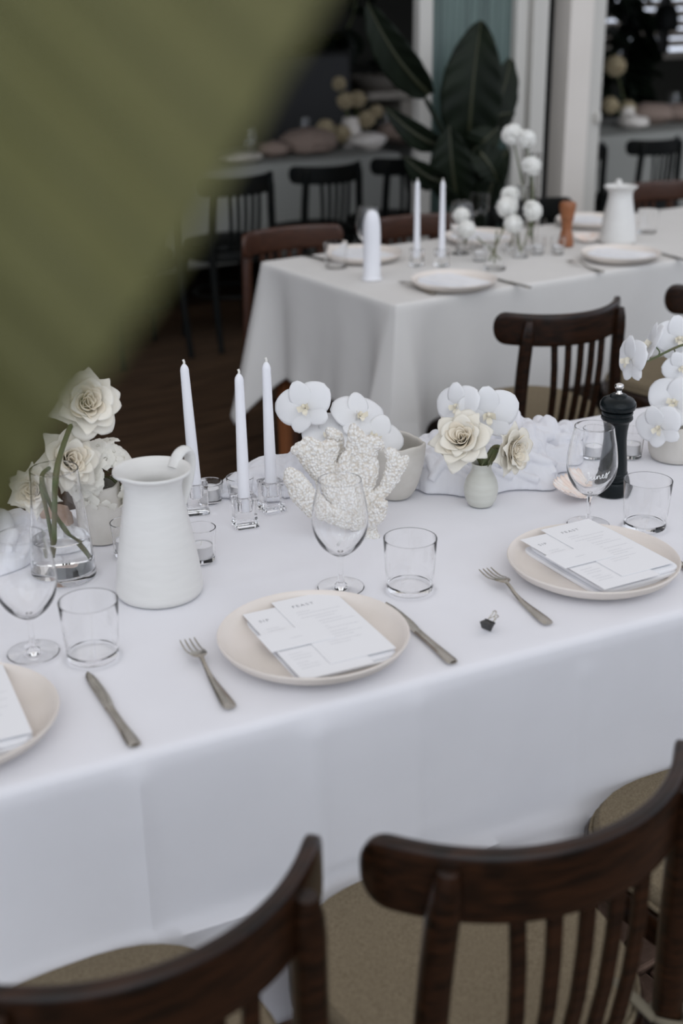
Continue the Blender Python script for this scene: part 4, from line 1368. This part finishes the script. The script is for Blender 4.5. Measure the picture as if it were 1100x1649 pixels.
gauze('gauze_runner', 'white gauze runner bunched from the coral to the lettered wine glass', [(.76, 2.055, 0), (.82, 2.045, 0), (.93, 2.030, 0), (1.05, 2.01, 0), (1.12, 1.985, 0), (1.19, 1.955, 0), (1.29, 1.945, 0), (1.39, 1.965, 0), (1.47, 2.01, 0), (1.55, 2.03, 0)],
      [(.006, .006, 0), (.045, .058, 0), (.050, .065, 0), (.055, .06, 0), (.085, .080, 0), (.115, .095, 0), (.130, .115, 0), (.105, .105, 0), (.05, .04, 0), (.01, .008, 0)], 330, 2, 46)

# ================================================================== FAR TABLE THINGS
def far_plate(px, py, where, rz=0.0, dx=0.0):
    p = P(px, py, ZT + .025)
    c = Vector((p.x, p.y, ZT))
    dup(pl_mid, 'oatmeal dinner plate ' + where, c, A2 + rz)
    n_ = dup(nap, 'folded white napkin on the plate ' + where, Vector((c.x, c.y, ZT + .0098)), A2 + rz)
    f_ = dup(feast, 'menu card on the plate ' + where, Vector((c.x, c.y, ZT + .0098 + .0114)), A2 + rz + .1)
far_plate(731, 449, 'nearest the corner of the far table', .12)
far_plate(1000, 406, 'in front of the far white jug', .35)
far_plate(585, 406, 'behind the domed white candle', PI + .1)
far_plate(952, 352, 'behind the orange pepper mill', PI)
far_plate(775, 378, 'behind the crossed carnation stems', PI + .2)
def far_cut(src, label, tip, end):
    o = dup(src, label, (0, 0, 0)); aim(o, tip, end)
far_cut(fk, 'fork left of the plate nearest the far table corner', (655, 458), (690, 470))
far_cut(kn, 'knife right of the plate nearest the far table corner', (800, 449), (838, 459))
far_cut(fk, 'fork left of the plate in front of the far jug', (918, 422), (968, 437))
far_cut(kn, 'knife right of the plate in front of the far jug', (1066, 408), (1100, 418))
far_cut(kn, 'knife behind the short tumbler at the far table corner', (535, 421), (497, 412))

pr = [(0, 0), (.034, 0), (.0325, .002), (.0285, .005), (.0275, .012), (.0275, .140), (.0268, .165), (.0245, .186), (.0200, .203), (.0125, .213), (.004, .2165), (0, .2168)]
dc = thing('pillar_candle', 'tall white candle with a domed top at the corner of the far table', 'candle')
obj('wax_body', MB().lathe(pr, 40), m_wax, dc)
place(dc, 599, 449)
for px, py, lab in ((541, 431, 'short tumbler beside the domed candle on the far table'), (797, 434, 'tumbler before the crossed carnation stems on the far table'), (1042, 375, 'tumbler right of the far white jug'), (772, 345, 'tumbler behind the white flower pair on the far table')):
    place(dup(tu, lab, (0, 0, 0)), px, py)
for px, py, lab in ((593, 417, 'wine glass right behind the domed white candle'), (742, 408, 'wine glass below the pair of pale flowers on the far table')):
    place(dup(wg, lab, (0, 0, 0)), px, py)
for px, py, lab in ((866, 409, 'just right of the tall carnation tubes'), (898, 409, 'before the orange pepper mill'), (772, 420, 'left of the tumbler of crossed stems')):
    v_ = dup(vot, 'votive glass ' + lab, (0, 0, 0)); p = place(v_, px, py)
    dup(tea, 'tealight in the votive ' + lab, (p.x, p.y, p.z + .007))
place(dup(sh, 'pale scallop shell on the far table, left of the far jug', (0, 0, 0)), 945, 387, ZT + .003)

def make_tube_vase(label, h, r):
    pr = [(0, 0), (r * 1.25, 0), (r * 1.25, .004), (r, .008), (r, h - .001), (r - .0008, h), (r - .0016, h - .001), (r - .0016, .012), (0, .011)]
    return tag(obj('bud_vase', MB().lathe(pr, 24), m_glass), label, 'vase')
def frill_bloom(r, m, seed):
    mb = MB()
    rs = random.Random(seed)
    for k in range(7):
        q = k / 6
        ang = lerp(R(100), R(12), q); L = r * lerp(1.0, .95, q)
        ph = rs.uniform(0, 6)
        def fn(i, j, ang=ang, L=L, ph=ph, k=k):
            a = 2 * PI * i
            wv = math.sin(a * 9 + ph) * .13 + math.sin(a * 5 + ph * 2) * .10 + .10 * noise.noise(Vector((math.cos(a) * 4, math.sin(a) * 4, k + seed)))
            al = ang * (.55 + .45 * j) + wv * j * 1.3
            rr = L * j * (1 + .08 * math.sin(a * 13 + ph))
            return (rr * math.sin(al) * math.cos(a), rr * math.sin(al) * math.sin(a), rr * math.cos(al) - r * .35)
        mb.grid(fn, 54, 6, True, False)
    mb.ball((0, 0, 0), r * .62, 14, 9)
    return mb.mesh('frilled_bloom', m)
CARN = [frill_bloom(.036, m_carn, 1), frill_bloom(.034, m_carn, 2)]
BUTT = frill_bloom(.055, m_butter, 4)
def carnation(label, top, foot, k=0, size=1.0, n=(0, -.5, .8), mesh=None, group=None, sr=.0028):
    t = thing('carnation', label, 'flower', foot, 0, group)
    b = obj('bloom', mesh or CARN[k % 2], m_carn, t, solid=.0006)
    b.matrix_local = Matrix.Translation(Vector(top) - Vector(foot)) @ frame(n, k) @ Matrix.Scale(size, 4)
    pts = crom([(0, 0, 0), (Vector(top) - Vector(foot)) * .5 + Vector((.006, .004, 0)), Vector(top) - Vector(foot) - Vector(n).normalized() * .012], 5)
    obj('stem', MB().tube(pts, sr, 6), m_stem, t)
    return t
tv = make_tube_vase('tall clear tube vase of carnations on the far table, left one', .24, .021); pt1 = place(tv, 838, 414)
tv2 = make_tube_vase('tallest clear tube vase behind the carnations on the far table', .33, .018); pt2 = place(tv2, 856, 402)
tv3 = make_tube_vase('short clear vase holding the lower carnation by the far votive', .12, .02); pt3 = place(tv3, 822, 405)
for k, (px, py, dep, pt, n, sz, lab) in enumerate((
        (824, 213, 4.42, pt2, (-.3, -.6, .7), 1.05, 'white carnation, upper left of the topmost pair on the far table'), (851, 222, 4.40, pt2, (.4, -.7, .5), .95, 'white carnation, right of the topmost pair on the far table'),
        (858, 264, 4.40, pt2, (.3, -.6, .7), .95, 'white carnation just below the topmost pair on the far table'), (820, 310, 4.42, pt1, (-.2, -.3, .9), .92, 'white carnation above the stacked carnations on the far table'),
        (814, 332, 4.38, pt1, (-.5, -.8, .4), 1.0, 'white carnation in the middle of the stacked carnations'), (826, 360, 4.36, pt3, (-.2, -.9, .3), .95, 'white carnation lowest of the stacked carnations'),
        (861, 338, 4.38, pt1, (.6, -.7, .4), .98, 'white carnation alone at the right, above the far votives'))):
    carnation(lab, PD(px, py, dep), Vector((pt.x, pt.y, ZT + .016)), k, sz, n)
p = P(742, 408, ZT)
ptw = make_tube_vase('squat clear vase under the pair of pale flowers', .075, .026); p = place(ptw, 748, 402)
carnation('pale bud standing upright left of the crossed stems', PD(743, 344, 4.36), Vector((p.x, p.y, ZT + .016)), 1, .85, (-.1, -.6, .8))
carnation('pale bloom low beneath the upright bud', PD(752, 368, 4.34), Vector((p.x, p.y, ZT + .016)), 0, .85, (.1, -.9, .3))
cs = thing('cut_stems', 'crossed green stems leaning in the tumbler on the far table', 'stems', P(797, 434, ZT + .012))
for a, b in (((768, 382), (806, 418)), ((812, 366), (788, 420)), ((800, 372), (796, 424))):
    obj('stem', MB().tube([PD(a[0], a[1], 4.24) - cs.location, PD(b[0], b[1], 4.22) - cs.location], .003, 6), m_stem, cs)

# ================================================================== INSIDE THE HOUSE
for nm, u0, u1, v0, v1, lab in (('a', 1.6, 4.33, 6.20, 7.05, 'long indoor table under white cloth beyond the three black chairs'), ('b', 4.75, 8.2, 6.12, 7.0, 'indoor table under white cloth right of the white post')):
    c = F2((u0 + u1) / 2, (v0 + v1) / 2)
    wood_table(lab.replace('table', 'dining table'), u1 - u0 - .02, v1 - v0 - .02, c, A2, m_leg)
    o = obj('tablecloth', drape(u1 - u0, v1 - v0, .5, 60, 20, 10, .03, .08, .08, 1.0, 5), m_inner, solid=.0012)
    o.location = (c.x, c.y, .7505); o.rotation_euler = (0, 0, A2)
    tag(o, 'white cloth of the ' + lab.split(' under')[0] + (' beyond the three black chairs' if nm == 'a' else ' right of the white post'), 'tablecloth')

def V2(px, py, v):
    u, z = onV(px, py, v); return F2(u, v, z)
def lump(label, px, py, v, r, m, name='napkin', cat='napkin', group=None, hz=.45):
    p = V2(px, py, v)
    o = obj(name, MB().ball((0, 0, 0), (r, r * .8, r * hz), 18, 10, lambda q: q * (1 + .25 * noise.noise(q * 2 + Vector((px, 0, 0))))), m)
    o.location = (p.x, p.y, .752 + r * hz * .96)
    return tag(o, label, cat, group)
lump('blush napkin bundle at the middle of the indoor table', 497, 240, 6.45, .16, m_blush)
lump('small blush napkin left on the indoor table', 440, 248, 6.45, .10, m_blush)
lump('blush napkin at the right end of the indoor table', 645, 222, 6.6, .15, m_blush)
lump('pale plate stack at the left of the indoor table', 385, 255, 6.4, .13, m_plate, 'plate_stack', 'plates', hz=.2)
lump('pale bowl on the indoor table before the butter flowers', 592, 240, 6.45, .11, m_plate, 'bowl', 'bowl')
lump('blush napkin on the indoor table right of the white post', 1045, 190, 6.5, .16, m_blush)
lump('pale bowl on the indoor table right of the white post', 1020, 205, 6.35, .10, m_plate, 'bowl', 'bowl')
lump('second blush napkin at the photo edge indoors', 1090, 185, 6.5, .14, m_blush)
vq = V2(565, 240, 6.6)
def make_cyl(label, h, r, m, loc):
    o = obj('flower_vase', MB().lathe(sm_prof([(0, 0), (r * .9, 0), (r, .01), (r * 1.05, h * .5), (r * .8, h), (r * .7, h), (r * .95, h * .5), (r * .85, .015), (0, .012)], 3), 24), m)
    o.location = loc
    return tag(o, label, 'vase')
fv = make_cyl('pale vase of butter coloured flowers on the long indoor table', .16, .06, m_plate, (vq.x, vq.y, .752))
for k, (px, py, sz, lab) in enumerate(((546, 133, .75, 'pale flower highest in the indoor bouquet'), (556, 160, .9, 'butter flower left in the indoor bouquet'), (576, 158, .9, 'butter flower near the top of the indoor bouquet'), (524, 205, 1.0, 'butter flower lowest left of the indoor bouquet'),
                                   (550, 214, 1.0, 'butter flower just above the indoor vase'), (590, 190, .95, 'butter flower right in the indoor bouquet'), (606, 178, .75, 'small butter flower at the far right of the indoor bouquet'))):
    carnation(lab, V2(px, py, 6.55), Vector((vq.x, vq.y, .78)), k, sz, (0, -.8, .5), BUTT, sr=.004)
vq = V2(1010, 195, 6.5)
make_cyl('pale vase on the indoor table right of the white post', .12, .05, m_plate, (vq.x, vq.y, .752))
for k, (px, py, sz, lab) in enumerate(((992, 104, 1.25, 'tall butter flower right of the white post'), (1011, 174, 1.05, 'round cream flower over the pale indoor vase'), (984, 168, 1.0, 'cream flower beside the white post'))):
    carnation(lab, V2(px, py, 6.5), Vector((vq.x, vq.y, .78)), k, sz, (0, -.8, .4), BUTT, sr=.004)
for px, py, v, lab in ((402, 262, 6.4, 'wine glass at the left of the indoor table'), (490, 222, 6.7, 'wine glass behind the blush napkin indoors'), (620, 225, 6.7, 'wine glass right of the indoor bouquet'), (1085, 170, 6.7, 'wine glass on the indoor table at the photo edge')):
    p = V2(px, py, v)
    dup(wg, lab, (p.x, p.y, .752))

# bench along the wall, mantel shelf with bowl and box
bn = thing('wall_bench', 'black leather bench along the dark back wall', 'bench', F2(2.9, 7.75), A2)
obj('bench_seat', MB().box((0, 0, .25), (4.6, .5, .46)), m_leather, bn, sm=False, bevel=.03)
obj('bench_back', MB().box((0, .32, .62), (4.6, .14, 1.22)), m_leather, bn, sm=False, bevel=.04)
a_, za = onV(580, 150, 8.7); b_, zb = onV(678, 150, 8.7)
mt = thing('mantel_shelf', 'pale stone mantel shelf on the dark back wall', 'shelf', F2((a_ + b_) / 2, 8.78), A2)
L_ = b_ - a_
obj('shelf_slab', MB().box((0, 0, za - .02), (L_, .40, .06)), m_slat, mt, sm=False, bevel=.008)
obj('shelf_leg', MB().box((L_ * .30, .04, (za - .05) / 2), (L_ * .34, .3, za - .05)), m_slat, mt, sm=False, bevel=.006)
obj('shelf_leg', MB().box((-L_ * .44, .04, (za - .05) / 2), (L_ * .10, .3, za - .05)), m_wall, mt, sm=False, bevel=.006)
p = F2(lerp(a_, b_, .30), 8.72, za + .012)
wb_ = thing('fruit_bowl', 'shallow bowl of dark foliage on the pale mantel', 'bowl', p)
obj('bowl_shell', MB().lathe([(0, 0), (.10, 0), (.2, .05), (.26, .11), (.25, .11), (.19, .06), (0, .02)], 32), m_slat, wb_)
fo = MB()
rs = random.Random(3)
for k in range(40):
    a = rs.uniform(0, 6.28); r_ = rs.uniform(0, .22)
    c_ = Vector((r_ * math.cos(a), r_ * math.sin(a), .10 + rs.uniform(0, .10)))
    d_ = Vector((math.cos(a), math.sin(a), rs.uniform(-.2, .8))) * .09
    s_ = Vector((-math.sin(a), math.cos(a), 0)) * .025
    fo.add([c_, c_ + d_ * .5 + s_, c_ + d_, c_ + d_ * .5 - s_], [(0, 1, 2, 3)])
tag(obj('foliage', fo, m_plant, wb_, sm=False, recalc=False), kind='stuff')
p = F2(lerp(a_, b_, .80), 8.74, za + .012 + .10)
tag(obj('white_canister', MB().lathe([(0, -.1), (.075, -.1), (.08, -.09), (.08, .08), (.07, .10), (0, .10)], 28), m_white, loc=p), 'pale canister beside the bowl on the mantel', 'canister')

# trailing vine against the dark wall
vn = thing('hanging_vine', 'dark trailing vine hanging against the indoor wall', 'plant', V2(560, -60, 8.3))
pts = [V2(a, b, 8.3) - vn.location for a, b in ((575, -60), (570, 20), (545, 60), (505, 62), (480, 95), (472, 118))]
pp = crom(pts, 6)
obj('stem', MB().tube(pp, .008, 6), m_stem, vn)
lf = MB().grid(lambda i, j: ((i * 2 - 1) * .075 * math.sin(PI * (.05 + .9 * j)) ** .7, .2 * j, -.10 * j * j + .02 * abs(i * 2 - 1)), 5, 7).mesh('leaf', m_plant)
rs = random.Random(12)
for k in range(22):
    q = pp[rs.randrange(4, len(pp))]
    o = bpy.data.objects.new('leaf', lf); COL.objects.link(o); o.parent = vn
    o.location = q; o.rotation_euler = (rs.uniform(-1.5, .2), rs.uniform(-.5, .5), rs.uniform(0, 6.28)); o.scale = (rs.uniform(.6, 1.2),) * 3
for s_ in range(22): pass

# large broad-leaved plant before the fluted glass
VP = 4.62
ub, _ = onV(768, 300, VP)
bp = thing('broad_leaf_plant', 'big dark plant with paddle leaves before the fluted glass door', 'plant', F2(ub, VP), 0)
obj('pot', MB().lathe([(0, 0), (.13, 0), (.15, .02), (.19, .36), (.20, .38), (.18, .38), (.17, .34), (0, .32)], 36), m_pot, bp)
def paddle(base, tip, wd, roll, droop, seed, tear=0):
    """blade between two pixel points on the plane of the plant; wd half width in metres"""
    b0, t0 = Vector(base) - bp.location, Vector(tip) - bp.location
    ax = t0 - b0; L = ax.length; ax.normalize()
    tc = (CAM - Vector(base)); tc.z *= .2; tc.normalize()
    side = ax.cross(tc).normalized(); nn = side.cross(ax).normalized()
    side = (side * math.cos(roll) + nn * math.sin(roll)); nn = side.cross(ax)
    def fn(i, j):
        s = i * 2 - 1
        w = wd * (math.sin(PI * (.03 + .95 * j ** .85))) ** .6
        bend = nn * (droop * L * (j - .5) ** 2 * -2) + nn * (.25 * wd * abs(s))
        rip = .05 * wd * math.sin(j * 34 + abs(s) * 5) * abs(s)
        p = b0 + ax * (L * j - .12 * wd * s * s) + side * (s * w) + bend + nn * rip
        return p
    o = obj('leaf_blade', MB().grid(fn, 15, 34), m_plant, bp, solid=.002)
    rb2 = [Vector(fn(.5, j / 12)) - nn * -.004 for j in range(13)]
    obj('midrib', MB().tube(rb2, [.010, .003], 6), m_rib, o)
    foot = Vector((random.Random(seed).uniform(-.05, .05), random.Random(seed + 1).uniform(-.05, .05), .34))
    obj('leaf_stalk', MB().tube(crom([foot, foot.lerp(b0, .55) + Vector((0, 0, .12)), b0], 6), [.018, .010], 8), m_plant, bp)
def V_(px, py, dv=0.0): return V2(px, py, VP + dv)
paddle(V_(752, 238), V_(772, 32), .135, .15, .25, 1)
paddle(V_(772, 240, .06), V_(832, 92, .06), .085, -.4, .3, 2)
paddle(V_(760, 250, -.05), V_(800, 205, -.12), .075, .2, .8, 3)
paddle(V_(765, 205, .1), V_(828, 175, .0), .07, .5, .5, 4)
paddle(V_(735, 330, -.05), V_(722, 205, -.05), .10, .2, .2, 5)
paddle(V_(686, 160, .05), V_(586, 12, .15), .085, .35, .3, 6)
paddle(V_(712, 245, .0), V_(625, 185, .05), .055, .2, .5, 7)
paddle(V_(780, 330, -.1), V_(815, 235, -.1), .06, .3, .4, 9)
paddle(V_(715, 300, -.1), V_(655, 262, -.1), .06, .3, .4, 10)
paddle(V_(770, 238, -.14), V_(806, 292, -.2), .07, .3, .5, 11)

# louvred window far back on the right, a dark plant and a dark lamp before it
wu0, wu1 = 6.9, 10.4
win = tag(house_box('window_1', wu0, wu1, 8.98, 9.06, 1.0, 1.06, m_slat), kind='structure')
for k in range(15):
    o = obj('louvre_slat', MB().box((0, 0, 0), (wu1 - wu0, .085, .012)), m_slat, win, sm=False)
    o.location = (0, .02, .10 + k * .085); o.rotation_euler = (R(38), 0, 0)
for q in (.02, .34, .66, .98):
    o = obj('window_post', MB().box((0, 0, 0), (.09, .07, 1.94)), m_leather, win, sm=False)
    o.location = (lerp(-(wu1 - wu0) / 2, (wu1 - wu0) / 2, q), -.05, .99)
pn = thing('pendant_lamp', 'dark pendant shade hanging indoors at the upper right', 'lamp', V2(1072, 28, 7.6))
obj('lamp_shade', MB().lathe(sm_prof([(0, .10), (.03, .10), (.07, .08), (.10, .0), (.10, -.08), (.085, -.10), (.08, -.08), (.08, 0), (.0, .06)], 3), 24), m_ebony, pn)
obj('lamp_cord', MB().tube([(0, 0, .1), (0, 0, 1.3)], .006, 6), m_ebony, pn)
hb_ = thing('tall_plant', 'dark leafy plant indoors right of the white post', 'plant', F2(*(onV(1005, 60, 7.7)[0], 7.7)), 0)
obj('pot', MB().lathe([(0, 0), (.16, 0), (.2, .4), (.18, .4), (0, .36)], 24), m_ebony, hb_)
obj('trunk', MB().tube([(0, 0, .3), (.02, 0, .9), (0, .02, 1.5)], [.035, .02], 8), m_leather, hb_)
rs = random.Random(31)
for k in range(70):
    o = bpy.data.objects.new('leaf', lf); COL.objects.link(o); o.parent = hb_
    a = rs.uniform(0, 6.28)
    o.location = (.24 * math.cos(a) * rs.random(), .24 * math.sin(a) * rs.random(), rs.uniform(.75, 1.75))
    o.rotation_euler = (rs.uniform(-1.2, .6), rs.uniform(-.5, .5), a); o.scale = (rs.uniform(.8, 1.7),) * 3

# ================================================================== LEAF CLOSE TO THE LENS
fp = thing('banana_plant', 'potted broad-leaved plant whose olive leaf sweeps across the upper left', 'plant', (-.62, .30, .0))
obj('pot', MB().lathe([(0, 0.002), (.14, 0.002), (.16, .02), (.19, .30), (.20, .32), (.18, .32), (.17, .29), (0, .28)], 36), m_pot, fp)
EDGE = [(590, -120), (520, 10), (452, 120), (388, 240), (330, 345), (272, 440), (212, 530), (150, 620), (92, 705), (38, 790), (-14, 880), (-60, 960)]
MIDR = [(a - lerp(430, 60, smooth(.62, 1, k / 11)), b - lerp(440, -20, smooth(.62, 1, k / 11))) for k, (a, b) in enumerate(EDGE)]
e_ = crom([(a, b, 0) for a, b in EDGE], 8); m__ = crom([(a, b, 0) for a, b in MIDR], 8)
def fleaf(i, j):
    k = j * (len(e_) - 1); k0 = min(int(k), len(e_) - 2); f = k - k0
    E_ = e_[k0].lerp(e_[k0 + 1], f); M_ = m__[k0].lerp(m__[k0 + 1], f)
    q = M_.lerp(E_, i)
    dep = lerp(.37, .335, i) + .03 * math.sin(i * PI) * .6 + .085 * smooth(.52, 1.0, j) * (0.3 + .7 * i)
    dep += .0020 * math.sin(j * 2 * PI * 11) + .0007 * math.sin(j * 2 * PI * 37)
    return PD(q.x, q.y, dep) - fp.location
lf_o = obj('leaf_blade', MB().grid(fleaf, 30, 160), m_fore, fp, solid=.0008)
obj('midrib', MB().tube([fleaf(0, j / 24) for j in range(25)], [.005, .002], 8), m_forerib, lf_o)
# other half of the blade, outside the picture
def fleaf2(i, j):
    a = Vector(fleaf(0, j)); b = Vector(fleaf(.55, j))
    return a - (b - a) * i * Vector((1, 1, 1)).x * math.sin(PI * min(1, .06 + j * .94)) ** .4 + Vector((0, .03, 0)) * i
obj('leaf_blade', MB().grid(fleaf2, 12, 60), m_fore, fp, solid=.0008)
st = [Vector((0, 0, .28)), Vector((-.02, .0, .8)), Vector((-.05, -.02, 1.35)), Vector((0, -.02, 1.75)), Vector(fleaf(0, 0))]
obj('leaf_stalk', MB().tube(crom(st, 8), [.018, .006], 10), m_forerib, fp)
